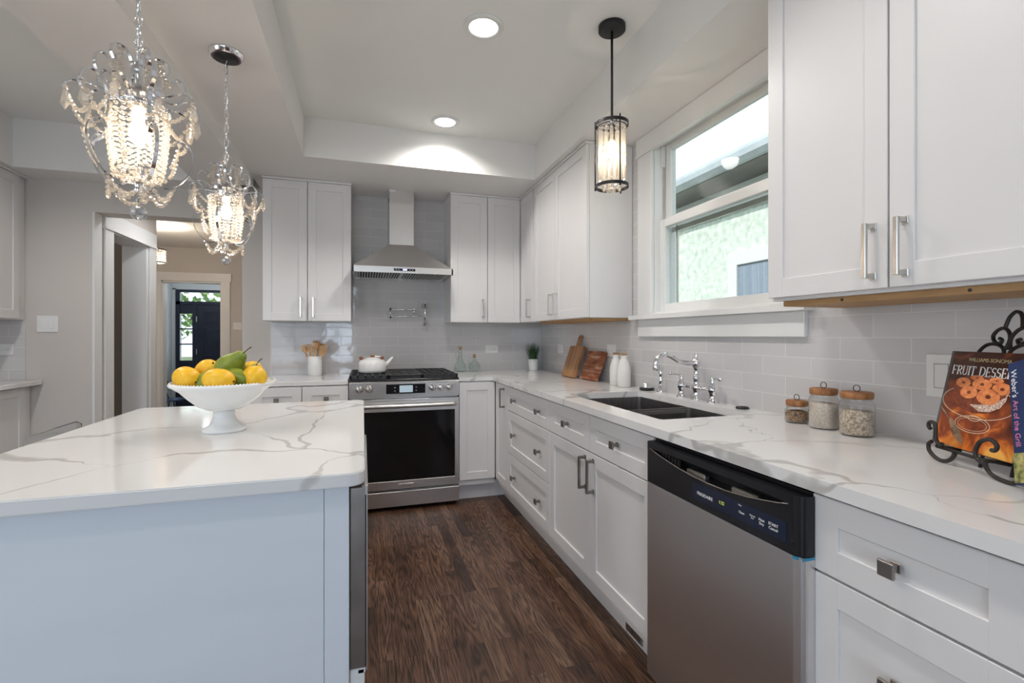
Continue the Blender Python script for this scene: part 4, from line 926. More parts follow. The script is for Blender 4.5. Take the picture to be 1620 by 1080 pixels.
    mk('printed_cake_server', g, noise_tint(mat('printed server blade', rough=.3), (.07, .03, .02), (.45, .28, .16), 40, 3), cv)
    up2 = (bu*.201-e1*.065).normalized(); e2 = (e1*.201+bu*.065).normalized()
    o2 = BM @ Vector((.290, -.036, .038)); t2 = thing('cookbook', o2, 'dark blue grilling cookbook at the right edge, in front of the dessert book', 'book')
    B2 = frame(o2, e2, up2, bn)
    blue = noise_tint(mat('navy spine print', rough=.3), (.010, .022, .085), (.018, .04, .13), 20)
    g = G(); g.box(0, .028, 0, .252, -.010, .008, .002, B2); g.box(.026, .20, 0, .252, .006, .008, 0, B2); g.box(.026, .20, 0, .252, -.010, -.008, 0, B2); cv2 = mk('cover', g, blue, t2)
    g = G(); g.box(.027, .195, .003, .249, -.008, .006, 0, B2); mk('page_block', g, noise_tint(mat('cream page edges', rough=.8), (.6, .56, .48), (.75, .71, .62), 300), t2)
    g = G(); g.box(.0005, .0275, .004, .062, .0078, .0086, 0, B2); mk('spine_photo_band', g, noise_tint(mat('green grill photo print', rough=.4), (.05, .10, .02), (.6, .5, .2), 90, 3), cv2)
    T2 = lambda b, a=.0125: frame(B2 @ Vector((a, b, .0084)), -up2, e2, bn)
    text("Weber's", .017, T2(.205), M_txtw, 'spine_lettering', cv2); text('Art of the Grill', .0155, T2(.122), M_txtp, 'spine_lettering', cv2)
book()
def easel():
    t = thing('book_easel', (1.36, .76, .914), 'black wrought iron scroll easel holding the cookbooks on the worktop', 'easel')
    EB = frame(BM @ Vector((0, 0, -.030)), e1, bu, bn)
    def sc(P, r=.0042, name='scroll', MM=EB):
        g = G(); g.tube([MM @ Vector((p[0], p[1], 0)) for p in [Vector((*q, 0)) for q in P]] if 0 else [MM @ Vector((p.x, p.y, 0)) for p in bez([(*q, 0) for q in P], 6)], r, 8); return mk(name, g, M_iron, t)
    sc([(.034, .225), (.040, .242), (.054, .256), (.072, .260), (.092, .256), (.104, .246), (.109, .225)])
    sc([(.086, .274), (.093, .270), (.091, .262), (.083, .262), (.073, .268), (.068, .280), (.075, .292), (.088, .298), (.101, .294), (.111, .281), (.113, .266), (.108, .248)])
    sc([(.094, .294), (.096, .31), (.1, .325), (.111, .336), (.124, .333), (.132, .32), (.138, .296)])
    mi = lambda x: .228-x
    sc([(.117, .225), (.123, .245), (.138, .256), (.156, .260), (.176, .256), (.19, .24), (.194, .225)])
    sc([(mi(.088), .272), (mi(.095), .270), (mi(.091), .262), (mi(.083), .262), (mi(.073), .268), (mi(.068), .280), (mi(.075), .292), (mi(.088), .298), (mi(.101), .292), (mi(.111), .279), (mi(.113), .266), (mi(.108), .248)])
    g = G()
    for a in (.035, .114, .193): g.tube([EB @ Vector((a, -.034, .0)), EB @ Vector((a, .235, 0))], .004, 8)
    for b in (.0, .12): g.tube([EB @ Vector((.030, b, 0)), EB @ Vector((.198, b, 0))], .004, 8)
    mk('back_frame', g, M_iron, t)
    VF = frame(BL-nb*.032-Vector((0, 0, .036)), e1, (0, 0, 1), -nb)
    for dx, nm in ((0.0, 'hook'), (.142, 'hook')):
        sc([(.042+dx, .074), (.036+dx, .079), (.037+dx, .088), (.046+dx, .092), (.056+dx, .088), (.058+dx, .074), (.058+dx, .056), (.064+dx, .045), (.074+dx, .040), (.079+dx, .046)] if dx == 0 else
           [(.212, .061), (.221, .063), (.225, .073), (.216, .081), (.203, .082), (.186, .074), (.177, .062), (.172, .048), (.175, .036), (.185, .030), (.198, .031)], .0045, 'hook', VF)
    sc([(.046, .044), (.036, .036), (.036, .022), (.047, .012), (.062, .006), (.080, .0045), (.098, .010), (.111, .021), (.117, .032)], .0045, 'foot', VF)
    sc([(.196, .032), (.199, .022), (.208, .012), (.222, .0065), (.240, .0045), (.262, .006), (.28, .018), (.288, .03)], .0045, 'foot', VF)
    g = G(); 
    for a in (.062, .195): g.tube([VF @ Vector((a, .036, 0)), BM @ Vector((a-.01, -.006, .0)), EB @ Vector((a-.01, -.006, 0))], .0045, 8)
    g.tube([VF @ Vector((.058, .034, -.004)), VF @ Vector((.20, .034, -.004))], .004, 8)
    mk('shelf_bars', g, M_iron, t)
    g = G(); g.tube([EB @ Vector((.114, .20, 0)), EB @ Vector((.114, .19, -.02)), Vector(((EB @ Vector((.114, 0, 0))).x+.105, (EB @ Vector((.114, 0, 0))).y-.03, .918))], .004, 8); mk('prop_leg', g, M_iron, t)
easel()

# ------------------------------------------------------------------ outlets and switches
def plate(name, side, face, a, c, w, h, kind, lab, cat):
    M = face_frame(side, face); t = thing(name, M @ Vector((a, 0, c)), lab, cat)
    g = G(); g.box(a-w/2, a+w/2, 0, .006, c-h/2, c+h/2, .002, M); mk('plate', g, M_wplast, t)
    if kind == 'outlet_h':
        for s in (-1, 1):
            x = a+s*w*.17; g = G(); g.box(x-.016, x+.016, .005, .0075, c-.014, c+.014, .003, M); r = mk('socket', g, M_wplast, t)
            g = G(); g.box(x-.006, x+.001, .0074, .008, c+.005, c+.0065, 0, M); g.box(x-.006, x+.001, .0074, .008, c-.0065, c-.005, 0, M); g.box(x+.006, x+.0095, .0074, .008, c-.002, c+.002, 0, M); mk('slots', g, M_dark, r)
    elif kind == 'rocker':
        g = G(); g.box(a-.0165, a+.0165, .005, .0085, c-.033, c+.033, .0015, M); mk('rocker', g, M_wplast, t)
        g = G(); g.box(a-.0185, a+.0185, .0058, .0064, c-.035, c+.035, 0, M); mk('rocker_gap', g, mat('grey gap', (.35, .35, .35), .7), t)
    elif kind == 'rocker2':
        for s in (-1, 1): g = G(); g.box(a+s*.024-.015, a+s*.024+.015, .005, .0085, c-.030, c+.030, .0015, M); mk('rocker', g, M_wplast, t)
    elif kind == 'rocker_h':
        g = G(); g.box(a-.028, a+.028, .005, .0085, c-.014, c+.014, .0015, M); mk('rocker', g, M_wplast, t)
plate('wall_outlet', 'back', YB, 1.087, 1.10, .113, .073, 'outlet_h', 'white horizontal outlet on the range wall above the round aqua bottle', 'outlet')
plate('wall_switch', 'right', XR, 3.66, 1.11, .115, .075, 'rocker_h', 'white wall plate between the potted grass and the paddle board', 'switch')
plate('wall_outlet', 'right', XR, 2.812, 1.122, .118, .082, 'outlet_h', 'white wall plate above the two white corked bottles', 'outlet')
plate('wall_switch', 'right', XR, .933, 1.105, .078, .122, 'rocker', 'white vertical rocker switch on tile, half behind the dessert cookbook', 'switch')
plate('wall_switch', 'back', YB, -2.075, 1.298, .118, .112, 'rocker2', 'white double rocker switch on the greige wall at left', 'switch')
plate('wall_outlet', 'back', YB-.008, -2.315, 1.125, .118, .075, 'outlet_h', 'white horizontal outlet on the grey tile patch at the far left', 'outlet')
plate('wall_switch', 'back', 8.1, -1.79, 1.36, .12, .11, 'rocker2', 'small white double switch on the far hallway wall', 'switch')

# ------------------------------------------------------------------ the window over the sink
def window():
    t = thing('window_1', (XR, 1.93, WZ0), None, None, kind='structure')
    B, X0 = XR+.14, XR
    def part(nm, boxes, m=M_trim, par=t, bv=.002, lab=None):
        g = G()
        for b in boxes: g.box(*b, bv)
        return mk(nm, g, m, par, kind='structure', label=lab)
    part('window_casing', [(X0-.022, X0-.0005, WY1-.012, 2.47, 1.338, 2.25), (X0-.022, X0-.0005, 1.385, WY0+.012, 1.338, 2.25), (X0-.026, X0-.0005, 1.375, 2.48, 2.262, ZS-.001), (X0-.03, X0, 1.37, 2.485, 2.25, 2.262)])
    part('window_stool', [(X0-.055, X0+.06, 1.33, 2.52, 1.309, 1.336)])
    part('window_apron', [(X0-.020, X0, 1.36, 2.47, 1.213, 1.309)])
    part('window_jamb', [(X0+.001, B, WY1-.014, WY1-.001, WZ0+.014, WZ1-.014), (X0+.001, B, WY0+.001, WY0+.014, WZ0+.014, WZ1-.014), (X0+.001, B, WY0+.001, WY1-.001, WZ1-.014, WZ1-.001), (X0+.001, B, WY0+.001, WY1-.001, WZ0+.001, WZ0+.014)], bv=.0005)
    y0, y1 = WY0+.014, WY1-.014
    # lower sash (inner)
    x0, x1 = XR+.035, XR+.065; b0, b1 = WZ0+.014, 1.862
    ls = part('lower_sash', [(x0, x1, y1-.045, y1, b0, b1), (x0, x1, y0, y0+.045, b0, b1), (x0, x1, y0+.045, y1-.045, b0, b0+.045), (x0, x1, y0+.045, y1-.045, b1-.045, b1)])
    g = G(); g.box(x0+.012, x0+.015, y0+.04, y1-.04, b0+.04, b1-.04); mk('pane', g, M_pane, ls, kind='structure')
    x0, x1 = XR+.07, XR+.10; b0, b1 = 1.835, WZ1-.014
    us = part('upper_sash', [(x0, x1, y1-.045, y1, b0, b1), (x0, x1, y0, y0+.045, b0, b1), (x0, x1, y0+.045, y1-.045, b0, b0+.045), (x0, x1, y0+.045, y1-.045, b1-.035, b1)])
    g = G(); g.box(x0+.012, x0+.015, y0+.04, y1-.04, b0+.04, b1-.03); mk('pane', g, M_pane, us, kind='structure')
    g = G(); g.box(XR+.052, XR+.066, y1-.004, y1-.0005, 1.87, 2.16); mk('balance_track', g, M_nickel, t, kind='structure')
    part('track_cover', [(XR+.04, XR+.068, y1-.008, y1-.001, 2.16, WZ1-.016)])
    part('screen_rail', [(XR+.115, XR+.125, y1-.05, y1-.035, WZ0+.02, 1.85), (XR+.115, XR+.125, y0, y1, 1.80, 1.83)], M_nickel)
window()

# ------------------------------------------------------------------ neighbour's house
def house():
    t = thing('neighbour_house', (5, 4, 0), 'neighbouring house with pale stucco and shingled roof outside the sink window', 'house')
    M_stucco = noise_tint(mat('pale green stucco', rough=.9), (.56, .64, .55), (.86, .92, .84), 14, 6, .8, (1, 1, 1))
    W = 4.0
    g = G(); g.box(W, W+5, -2, 14, -1, 2.9); mk('stucco_wall', g, M_stucco, t)
    g = G(); g.box(W-.03, W, -2, 14, 2.66, 2.9, .004); g.box(W-.05, W, -2, 14, 2.60, 2.655, .004); mk('frieze_board', g, noise_tint(mat('pale frieze paint', rough=.6), (.60, .64, .58), (.66, .70, .64), 3), t)
    g = G(); g.box(3.56, W, -2, 14, 2.895, 2.92); mk('eave_soffit', g, wood('dark eave boards', (.10, .09, .085), (.16, .15, .14), (.2, .19, .18), (3, 1, 3)), t)
    g = G(); pr = [(3.44, 3.02), (3.44, 2.99), (3.455, 2.94), (3.50, 2.905), (3.56, 2.905), (3.56, 3.03), (3.55, 3.03), (3.55, 2.92), (3.505, 2.92), (3.468, 2.95), (3.455, 3.02)]
    g.poly(pr, -2, 14, frame((0, 0, 0), (1, 0, 0), (0, 0, 1), (0, 1, 0))); mk('gutter', g, noise_tint(mat('grey white gutter', rough=.5), (.5, .55, .58), (.6, .65, .68), 5), t)
    M_sh = mat('pale roof shingles', (.6, .6, .6), .9); nt, lk, b = nodes(M_sh); g0 = nt.new('ShaderNodeNewGeometry'); sp = nt.new('ShaderNodeSeparateXYZ'); lk.new(g0.outputs['Position'], sp.inputs[0])
    cb = nt.new('ShaderNodeCombineXYZ'); lk.new(sp.outputs['Y'], cb.inputs[0]); lk.new(sp.outputs['X'], cb.inputs[1]); br = nt.new('ShaderNodeTexBrick'); lk.new(cb.outputs[0], br.inputs[0])
    br.inputs['Scale'].default_value = 1; br.inputs['Brick Width'].default_value = .28; br.inputs['Row Height'].default_value = .13; br.inputs['Mortar Size'].default_value = .006
    br.inputs['Color1'].default_value = (.80, .79, .78, 1); br.inputs['Color2'].default_value = (.88, .87, .86, 1); br.inputs['Mortar'].default_value = (.55, .55, .57, 1); lk.new(br.outputs[0], b.inputs['Base Color'])
    g = G(); g.poly([(3.50, 3.02), (6.5, 4.97), (9.5, 3.02), (9.5, 2.95), (6.5, 4.90), (3.50, 2.95)], -2, 14, frame((0, 0, 0), (1, 0, 0), (0, 0, 1), (0, 1, 0))); mk('roof', g, M_sh, t)
    wf = G(); y1 = 4.51; y0 = 2.9
    for b in ((W-.04, W+.02, y1-.14, y1, .6, 2.15), (W-.04, W+.02, y0, y0+.14, .6, 2.15), (W-.04, W+.02, y0+.14, y1-.14, 2.0, 2.15), (W-.04, W+.02, y0+.14, y1-.14, .6, .7)): wf.box(*b, .005)
    wf.box(W-.02, W+.01, 3.68, 3.72, .7, 2.0); f = mk('window_frame', wf, M_trim, t)
    g = G(); g.box(W-.012, W-.008, y0+.1, y1-.1, .65, 2.05); mk('curtained_glass', g, noise_tint(mat('grey blue curtained glass', rough=.2), (.20, .25, .32), (.36, .42, .50), 5, 2, 0, (1, 8, .1)), f)
    return t
house()
struct('ground_outside', noise_tint(mat('lawn and paving', rough=.9), (.10, .14, .06), (.20, .24, .12), 3), [(-30, 30, -20, -2.6, -.4, -.3), (XR+.3, 30, -2.6, 40, -.4, -.3), (-30, -.5, 10.6, 40, -.4, -.3)])

# ------------------------------------------------------------------ trees
def tree(name, c, trunk_h, R, lab, n=900, sc=(1, 1, .8), leaf=.10):
    t = thing(name, (c[0], c[1], -.3), lab, 'tree', 'garden trees')
    g = G(); g.tube([(c[0], c[1], -.3), (c[0]+.05, c[1], trunk_h*.6), (c[0], c[1]+.05, trunk_h+.4*R)], [.16, .12, .06], 8)
    for k in range(6): a = k*1.05; g.tube([(c[0], c[1], trunk_h*.8), (c[0]+math.cos(a)*R*.4, c[1]+math.sin(a)*R*.4, trunk_h+R*.3)], [.05, .02], 6)
    mk('trunk', g, noise_tint(mat('bark', rough=.9), (.06, .045, .03), (.12, .09, .07), 20), t)
    g = G(); cc = Vector((c[0], c[1], trunk_h+R*.6))
    for k in range(n):
        v = Vector((random.gauss(0, 1), random.gauss(0, 1), random.gauss(0, 1))).normalized()*R*random.uniform(.35, 1)**.6
        p = cc+Vector((v.x*sc[0], v.y*sc[1], v.z*sc[2])); a = Vector((random.gauss(0, 1), random.gauss(0, 1), random.gauss(0, 1))).normalized(); b = a.orthogonal().normalized()
        g.bm.faces.new([g.bm.verts.new(p+a*leaf), g.bm.verts.new(p+b*leaf*.5), g.bm.verts.new(p-a*leaf), g.bm.verts.new(p-b*leaf*.5)])
    o = mk('foliage', g, noise_tint(mat('leaf green', rough=.6), (.08, .20, .04), (.28, .42, .12), 2), t, kind='stuff')
tree('garden_tree', (-3.9, 14.5), 1.4, 1.9, 'leafy green tree seen through the front door glass', 1500)
tree('garden_tree', (11.5, 11.0), 4.9, 1.7, 'leafy tree top above the neighbouring roof ridge', 700)

# ------------------------------------------------------------------ hallway things
def front_door():
    Mn = noise_tint(mat('navy black door paint', (.012, .018, .035), .35), (.010, .015, .030), (.016, .023, .042), 4)
    Y = 10.40; t = thing('door_1', (-2.5, Y, -.21), None, None, kind='structure')
    g = G(); g.box(-3.32, -2.05, Y-.02, Y+.06, 2.03, 2.08); g.box(-3.32, -2.05, Y-.02, Y+.06, 1.80, 1.86); g.box(-3.32, -3.25, Y-.02, Y+.06, -.21, 2.03); g.box(-3.05, -2.985, Y-.02, Y+.06, -.21, 1.80)
    g.box(-3.25, -3.05, Y, Y+.04, -.21, .757); g.box(-3.25, -3.05, Y, Y+.04, 1.63, 1.80)
    for z in (1.06, 1.345): g.box(-3.25, -3.05, Y, Y+.04, z-.012, z+.012)
    mk('door_frame', g, Mn, t, kind='structure')
    g = G(); g.box(-2.982, -2.10, Y, Y+.045, -.20, 1.80, .003); d = mk('door_leaf', g, Mn, t, kind='structure')
    for x0, x1, z0, z1 in ((-2.86, -2.60, 1.44, 1.66), (-2.86, -2.60, .78, 1.35), (-2.50, -2.24, 1.44, 1.66), (-2.50, -2.24, .78, 1.35), (-2.86, -2.60, -.02, .66), (-2.50, -2.24, -.02, .66)):
        g = G(); g.box(x0, x1, Y-.010, Y, z0, z1, .006); g.box(x0+.035, x1-.035, Y-.018, Y-.006, z0+.035, z1-.035, .006); mk('door_panel', g, Mn, d, kind='structure')
    g = G()
    for z in (.92, 1.53): g.box(-2.99, -2.972, Y-.026, Y-.018, z-.05, z+.05)
    mk('hinges', g, M_nickel, t, kind='structure')
    g = G(); g.box(-3.25, -2.1, Y+.02, Y+.025, 1.86, 2.03); g.box(-3.25, -3.05, Y+.02, Y+.025, .757, 1.63); mk('door_glass', g, M_pane, t, kind='structure')
front_door()
# scarf on a hook, small chair
t = thing('hanging_scarf', (-3.33, 9.55, .6), 'patterned navy scarf hanging on the entry wall beside the dark front door', 'scarf')
g = G(); ws = [(.0, 1.50), (.03, 1.40), (.05, 1.2), (.06, 1.0), (.075, .8), (.085, .62)]
g.ring([[Vector((-3.36+.02+.012*math.cos(k), 9.62-w+w*2*k/5, z)) for k in range(6)] for w, z in ws], False, False)
g.ring([[Vector((-3.36+.045+.010*math.sin(k*1.3), 9.62-w+w*2*k/5, z+.02)) for k in range(6)] for w, z in ws], False, False)
mk('scarf_cloth', g, noise_tint(mat('navy patterned cloth', rough=.9), (.02, .035, .13), (.16, .20, .42), 60, 3), t)
t = thing('wall_hook', (-3.37, 9.62, 1.52), 'small chrome hook rail high on the entry wall', 'hook')
g = G(); g.box(-3.379, -3.36, 9.50, 9.74, 1.50, 1.56, .003); mk('rail', g, M_trim, t)
for y in (9.55, 9.62, 9.69): g = G(); g.tube(bez([(-3.36, y, 1.55), (-3.335, y, 1.54), (-3.325, y, 1.52), (-3.33, y, 1.50)], 3), .006, 6); mk('hook', g, M_chrome, t)
t = thing('small_chair', (-2.95, 9.05, -.21), 'small navy seated chair with thin black legs in the entry', 'chair'); sx, sy, sz = -2.95, 9.05, .17
Mnv = noise_tint(mat('navy seat vinyl', (.02, .05, .13), .4), (.018, .04, .11), (.03, .065, .16), 5)
g = G(); g.lathe([(.17, 0), (.19, .012), (.18, .03), (0, .035)], (sx, sy, sz), 24); mk('seat', g, Mnv, t)
g = G(); g.box(sx-.19, sx-.06, sy-.11, sy+.09, sz+.22, sz+.33, .03); mk('backrest', g, noise_tint(mat('dark red brown leather', rough=.5), (.06, .02, .02), (.10, .035, .03), 5), t)
for dy in (-.07, .07): g = G(); g.tube([(sx-.06, sy+dy, sz+.02), (sx-.13, sy+dy, sz+.24)], .008, 6); mk('back_post', g, M_black, t)
for a in (.8, 2.36, 3.93, 5.5): g = G(); g.tube([(sx+.06*math.cos(a), sy+.06*math.sin(a), sz), (sx+.16*math.cos(a), sy+.16*math.sin(a), -.21)], .009, 6); mk('leg', g, M_black, t)
# ------------------------------------------------------------------ downlights
def downlight(x, y, lab):
    t = thing('recessed_light', (x, y, ZC), lab, 'ceiling light', 'recessed ceiling lights')
    g = G(); g.lathe([(.064, -.006), (.070, -.010), (.085, -.009), (.091, -.003), (.092, -.0004), (.066, -.0004)], (x, y, ZC), 48, cap=False); mk('trim_ring', g, M_trim, t)
    g = G(); g.lathe([(.0655, -.0055), (0, -.0050)], (x, y, ZC), 40, cap=False); mk('lens', g, M_ledw, t)
    light('recessed_or_fill_lamp', 'SPOT', (x, y, ZC-.02), (0, 0, 0), 38, (1, .96, .92), spot_size=math.radians(150), spot_blend=.6, shadow_soft_size=.06)
downlight(.519, 2.11, 'round recessed ceiling light nearer to us, between pendant and chandelier')
downlight(.510, 3.117, 'round recessed ceiling light nearer the range hood')
for x, y, e in ((.51, 1.1, 26), (.51, .1, 22), (-1.65, 2.9, 42), (-1.65, 1.0, 42)): light('recessed_or_fill_lamp', 'SPOT', (x, y, ZC-.02), (0, 0, 0), e, (1, .96, .92), spot_size=math.radians(150), spot_blend=.6, shadow_soft_size=.06)  # unseen lamps; the left-room pair is added to brighten that side

# ------------------------------------------------------------------ crystal chandeliers
def link(p, ax, L=.034, w=.010, r=.0017):
    g = []; 
    for k in range(14):
        a = 2*PI*k/14; z = math.sin(a)*(L/2-w/2)+ (w/2*math.sin(a)); g.append(Vector(p)+Vector(ax)*(w/2*1.0*math.cos(a)*1.1)+Vector((0, 0, (L/2)*math.sin(a))))
    return g
def chandelier(x, y, lab, rot0):
    z0 = 1.50
    t = thing('crystal_chandelier', (x, y, z0), lab, 'chandelier', 'crystal chandeliers over the island')
    C = lambda r, a, z: Vector((x+.8*r*math.cos(a), y+.8*r*math.sin(a), z))
    g = G(); g.lathe([(.064, 0), (.064, -.006), (.060, -.010), (.058, -.017), (.053, -.022)], (x, y, ZS-.0005), 44); cn = mk('canopy', g, M_chrome, t)
    g = G(); g.lathe([(.046, -.022), (.044, -.026), (.0, -.028)], (x, y, ZS-.0005), 36); mk('canopy_cap', g, M_black, cn)
    g = G(); z = ZS-.03; k = 0
    while z > 1.875:
        g.tube(link((x, y, z-.014), (1, 0, 0) if k % 2 else (0, 1, 0), .036, .013), .0017, 6, closed=True); z -= .029; k += 1
    g.tube([(x+.003, y+.002, ZS-.03), (x+.004, y-.003, 2.2), (x-.003, y+.003, 2.0), (x, y, 1.87)], .0012, 5)
    mk('chain', g, M_chrome, t)
    g = G(); g.lathe([(.004, .39), (.010, .375), (.016, .366), (.012, .36), (.008, .355), (.008, .32), (.023, .316), (.025, .31), (.025, .275), (.021, .272), (.0, .272)], (x, y, z0), 28); mk('socket_cup', g, M_nickel, t)
    g = G(); g.lathe([(.012, .105), (.016, .10), (.010, .09), (.007, .08), (.010, .072), (.004, .062), (0, .06)], (x, y, z0), 18); g.tube([(x, y, 1.605), (x, y, 1.77)], .003, 8); mk('bottom_finial', g, M_chrome, t)
    # shade ring with gallery of beads
    g = G(); g.ring([[C(.076, 2*PI*k/48, 1.768) for k in range(48)], [C(.0775, 2*PI*k/48, 1.776) for k in range(48)], [C(.075, 2*PI*k/48, 1.776) for k in range(48)], [C(.0735, 2*PI*k/48, 1.768) for k in range(48)]], True, False)
    g.tube([C(.076, 2*PI*k/48, 1.778) for k in range(48)], .0022, 6, closed=True)
    for k in range(44): g.ball(C(.080, 2*PI*k/44, 1.771), .0030, 6, 4)
    for k in range(5): a = 2*PI*k/5+rot0; g.tube([C(.028, a, 1.778), C(.076, a, 1.776)], .0015, 6)
    mk('shade_ring', g, M_chrome, t)
    # curtain of bead strands
    ns = 22
    for k in range(ns):
        g = G(); a = 2*PI*k/ns
        for j in range(13): g.ball(C(.074-.0009*j+.004*math.sin(j*.3), a+.012*random.uniform(-1, 1), 1.762-.0122*j), .0052, 7, 5, (1, 1, .8), False)
        mk('bead_strand', g, M_bead, t)
    for k in range(8):
        g = G(); a = 2*PI*k/8+.2
        for j in range(6): r = .066-j*.011; g.ball(C(r, a, 1.604-.0018*j), .0055, 7, 5, (1, 1, 1), False)
        mk('bead_strand', g, M_bead, t)
    # bulb and its light
    g = G(); g.ball((x, y, 1.715), .020, 16, 12, (1, 1, 1.5)); g.lathe([(.012, .245), (.013, .272)], (x, y, z0), 14); mk('bulb', g, M_bulb, t)
    light('chandelier_lamp', 'POINT', (x, y, 1.685), (0, 0, 0), 4, (1, .80, .58), shadow_soft_size=.03)
    n = 5
    def swag(p, q, sag, cnt, r=.0050):
        g = G(); cnt = max(3, round(((p-q).length+sag*.9)/.0125)); g.tube([p.lerp(q, j/8)-Vector((0, 0, sag*4*(j/8)*(1-j/8))) for j in range(9)], .0006, 4)
        for j in range(cnt+1):
            u = j/cnt; s = p.lerp(q, u); s.z -= sag*4*u*(1-u); g.ball(s, r, 7, 5, (1, 1, 1), False)
        return mk('bead_strand', g, M_bead, t)
    def drop(p, L=.048, r=.0095):
        g = G(); g.ball((p.x, p.y, p.z-.006), .0052, 7, 5, (1, 1, 1), False)
        g.lathe([(0, -.012), (r*.45, -.016), (r, -.012-L*.68), (0, -.012-L)], p, 6, smooth=False, cap=False); return mk('crystal_drop', g, M_bead, t)
    for k in range(n):
        a = 2*PI*k/n+rot0; sd = (-math.sin(a), math.cos(a), 0)
        P = lambda L: bez([C(r, a, z) for r, z in L], 5)
        g = G(); g.ribbon(P([(.070, 1.868), (.078, 1.884), (.074, 1.900), (.058, 1.909), (.038, 1.906), (.022, 1.888), (.018, 1.862), (.028, 1.832), (.052, 1.812), (.086, 1.806), (.112, 1.820), (.121, 1.842), (.114, 1.862), (.098, 1.869), (.084, 1.860)]), sd, .0085, .003); mk('scroll_arm', g, M_chrome, t)
        g = G(); g.ribbon(P([(.142, 1.760), (.154, 1.772), (.157, 1.793), (.146, 1.812), (.126, 1.820), (.104, 1.810), (.088, 1.785), (.084, 1.750), (.092, 1.722), (.112, 1.704), (.132, 1.696)]), sd, .0085, .003); mk('scroll_arm', g, M_chrome, t)
        g = G(); g.ribbon(P([(.088, 1.700), (.108, 1.716), (.130, 1.706), (.140, 1.680), (.134, 1.645), (.112, 1.612), (.082, 1.592), (.052, 1.590), (.034, 1.602), (.032, 1.622), (.044, 1.634), (.060, 1.630), (.064, 1.616)]), sd, .0085, .003); mk('lower_arm', g, M_chrome, t)
        a2 = a+PI/n
        g = G(); g.tube(P([(.07, 1.80), (.10, 1.806), (.13, 1.806), (.163, 1.797)]), .0022, 6) if 0 else g.ribbon([C(r, a2, z) for r, z in ((.028, 1.806), (.06, 1.800), (.095, 1.806), (.130, 1.812), (.152, 1.808), (.166, 1.798))], (-math.sin(a2), math.cos(a2), 0), .0075, .0026); mk('tip_arm', g, M_chrome, t)
        drop(C(.166, a2, 1.795)); drop(C(.150, a, 1.790), .052)
        swag(C(.164, a2, 1.785), C(.135, a, 1.735), .030, 9); swag(C(.164, a2, 1.785), C(.135, 2*PI*(k+1)/n+rot0, 1.735), .030, 9)
        swag(C(.148, a, 1.78), C(.128, a2, 1.70), .028, 8)
        swag(C(.128, a2, 1.70), C(.100, a2, 1.63), .012, 6)
        swag(C(.088, a, 1.592), C(.088, 2*PI*(k+1)/n+rot0, 1.592), .042, 10)
        swag(C(.088, a, 1.588), C(.018, a, 1.565), .020, 7)
        swag(C(.058, a, 1.90), C(.076, a, 1.850), .012, 5, .005)
        swag(C(.050, a, 1.898), C(.060, a, 1.828), .0, 5, .006)
    g = G(); g.tube([(x, y, 1.56), (x, y, 1.545)], .0012, 5); g.ball((x, y, 1.550), .006, 8, 6, (1, 1, 1), False); g.ball((x, y, z0+.020), .0185, 12, 9, (1, 1, 1), False); mk('crystal_ball', g, M_ballg, t, label='large faceted crystal ball')
    return t
M_ballg = glassy('large crystal ball glass', (.80, .82, .84), .55, .6, .10, (.8, .84, .88), .03)
chandelier(-.526, 1.40, 'larger looking crystal chandelier at the upper left, nearest to us', .35)
chandelier(-.526, 2.195, 'crystal chandelier further back with its canopy showing, beside the wall cabinet', .9)

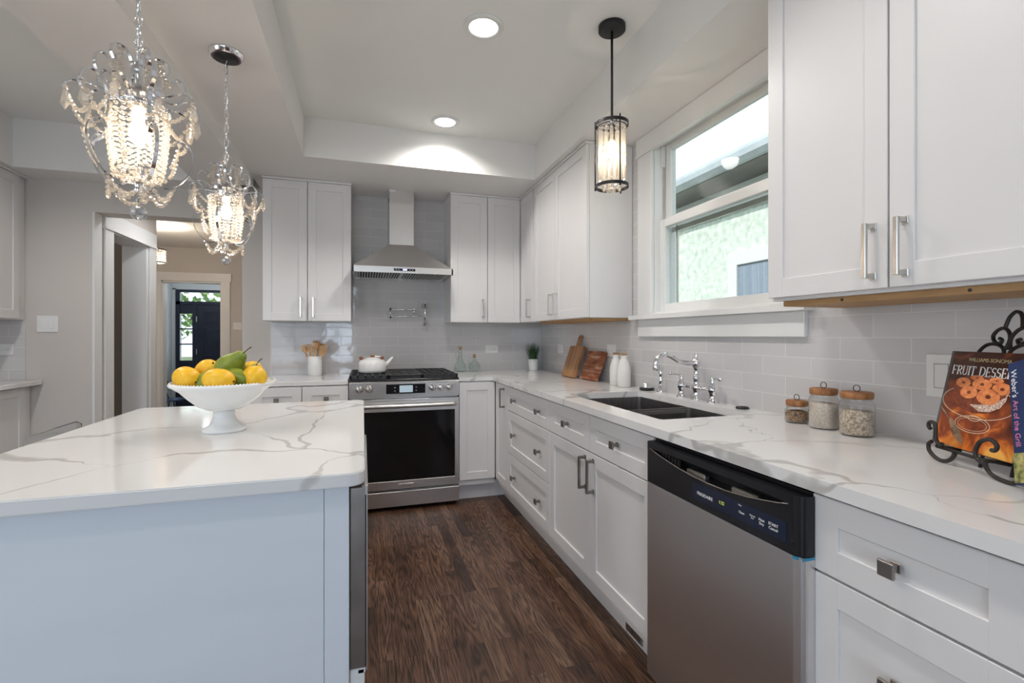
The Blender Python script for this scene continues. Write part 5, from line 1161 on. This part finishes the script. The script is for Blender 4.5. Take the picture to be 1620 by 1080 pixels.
# ------------------------------------------------------------------ pendant over the sink
def pendant():
    x, y = 1.069, 1.935; t = thing('crystal_pendant', (x, y, 1.866), 'black caged crystal pendant light hanging in front of the sink window', 'pendant light')
    g = G(); g.lathe([(.060, 0), (.060, -.022), (.057, -.025), (0, -.026)], (x, y, ZC-.0005), 40); mk('canopy', g, M_black, t)
    g = G(); g.tube([(x, y, ZC-.02), (x, y, 2.165)], .0055, 12); g.tube([(x, y, 2.165), (x, y, 2.10)], .012, 14); mk('rod', g, M_black, t)
    R = .074
    for z, nm in ((2.166, 'upper_ring'), (1.888, 'lower_ring')):
        g = G(); g.ring([[Vector((x+r*math.cos(2*PI*k/48), y+r*math.sin(2*PI*k/48), zz)) for k in range(48)] for r, zz in ((R, z-.007), (R, z+.007), (R-.004, z+.007), (R-.004, z-.007), (R, z-.007))], True, False, False)
        for k in range(3): a = k*2*PI/3+.4; g.tube([(x, y, z), (x+R*math.cos(a), y+R*math.sin(a), z)], .0025, 6) if z > 2 else None
        mk(nm, g, M_black, t)
    for k in range(3):
        a = k*2*PI/3+2.6; g = G(); g.tube([(x+R*math.cos(a), y+R*math.sin(a), 1.872), (x+R*math.cos(a), y+R*math.sin(a), 2.184)], .0034, 8); mk('upright', g, M_black, t)
    g = G(); g.lathe([(.062, 2.150), (.064, 2.158), (.058, 2.158)], (x, y, 0), 32, cap=False); mk('hanger_ring', g, M_chrome, t)
    for k in range(15):
        a = 2*PI*k/15; px, py = x+.058*math.cos(a), y+.058*math.sin(a); g = G(); ca = Matrix.Translation((px, py, 0)) @ Matrix.Rotation(a, 4, 'Z')
        g.ball((px, py, 2.147), .008, 6, 5, (1, 1, 1), False); g.box(-.003, .003, -.008, .008, 2.035, 2.137, .0028, ca); g.ball((px, py, 2.026), .007, 6, 5, (1, 1, 1), False); g.box(-.003, .003, -.008, .008, 1.915, 2.017, .0028, ca); g.ball((px, py, 1.905), .0075, 6, 5, (1, 1, 1), False)
        mk('crystal_prism', g, M_bead, t)
    for k in range(8):
        a = 2*PI*k/8; g = G(); g.ball((x+.036*math.cos(a), y+.036*math.sin(a), 1.879), .0095, 7, 6, (1, 1, 1), False); mk('crystal_ball', g, M_bead, t)
    g = G(); g.ball((x, y, 1.872), .012, 8, 7, (1, 1, 1), False); mk('crystal_ball', g, M_bead, t)
    g = G(); g.ball((x, y, 2.065), .019, 16, 12, (1, 1, 1.6)); mk('bulb', g, M_bulb, t)
    light('pendant_lamp', 'POINT', (x, y, 2.02), (0, 0, 0), 2.6, (1, .82, .62), shadow_soft_size=.02)
pendant()
# hallway ceiling fixture
t = thing('hall_ceiling_light', (-2.33, 6.5, 2.05), 'small crystal drum light on the hallway ceiling, half hidden by the doorway wall', 'ceiling light')
g = G(); x, y = -2.33, 6.5; g.lathe([(.06, 2.5), (.06, 2.48), (0, 2.478)], (x, y, 0), 24); g.tube([(x, y, 2.48), (x, y, 2.2)], .008, 8); mk('stem', g, M_black, t)
for z in (2.21, 2.06):
    g = G(); g.tube([Vector((x+.15*math.cos(2*PI*k/32), y+.15*math.sin(2*PI*k/32), z)) for k in range(32)], .006, 6, closed=True); mk('ring', g, M_black, t)
g = G()
for k in range(24):
    a = 2*PI*k/24
    for j in range(5): g.ball((x+.14*math.cos(a), y+.14*math.sin(a), 2.19-.03*j), .012, 6, 5, (1, 1, 1), False)
mk('crystal_curtain', g, M_bead, t)
g = G(); g.ball((x, y, 2.12), .03, 12, 8); mk('bulb', g, M_bulb, t)
light('hall_lamp', 'POINT', (x, y, 2.10), (0, 0, 0), 42, (1, .84, .68), shadow_soft_size=.05)
light('side_room_lamp', 'POINT', (-2.6, 5.2, 2.2), (0, 0, 0), 5, (1, .9, .8), shadow_soft_size=.1)
light('hall_fill_spot', 'SPOT', (-1.2, 4.75, 2.47), (0, 0, 0), 34, (.95, .97, 1), spot_size=math.radians(160), spot_blend=.6, shadow_soft_size=.08)  # unseen spot added to brighten the doorway wall and casing
light('entry_fill_light', 'POINT', (-2.5, 9.2, 2.25), (0, 0, 0), 16, (.93, .97, 1), shadow_soft_size=.12)  # unseen lamp added to lift the dark entry walls
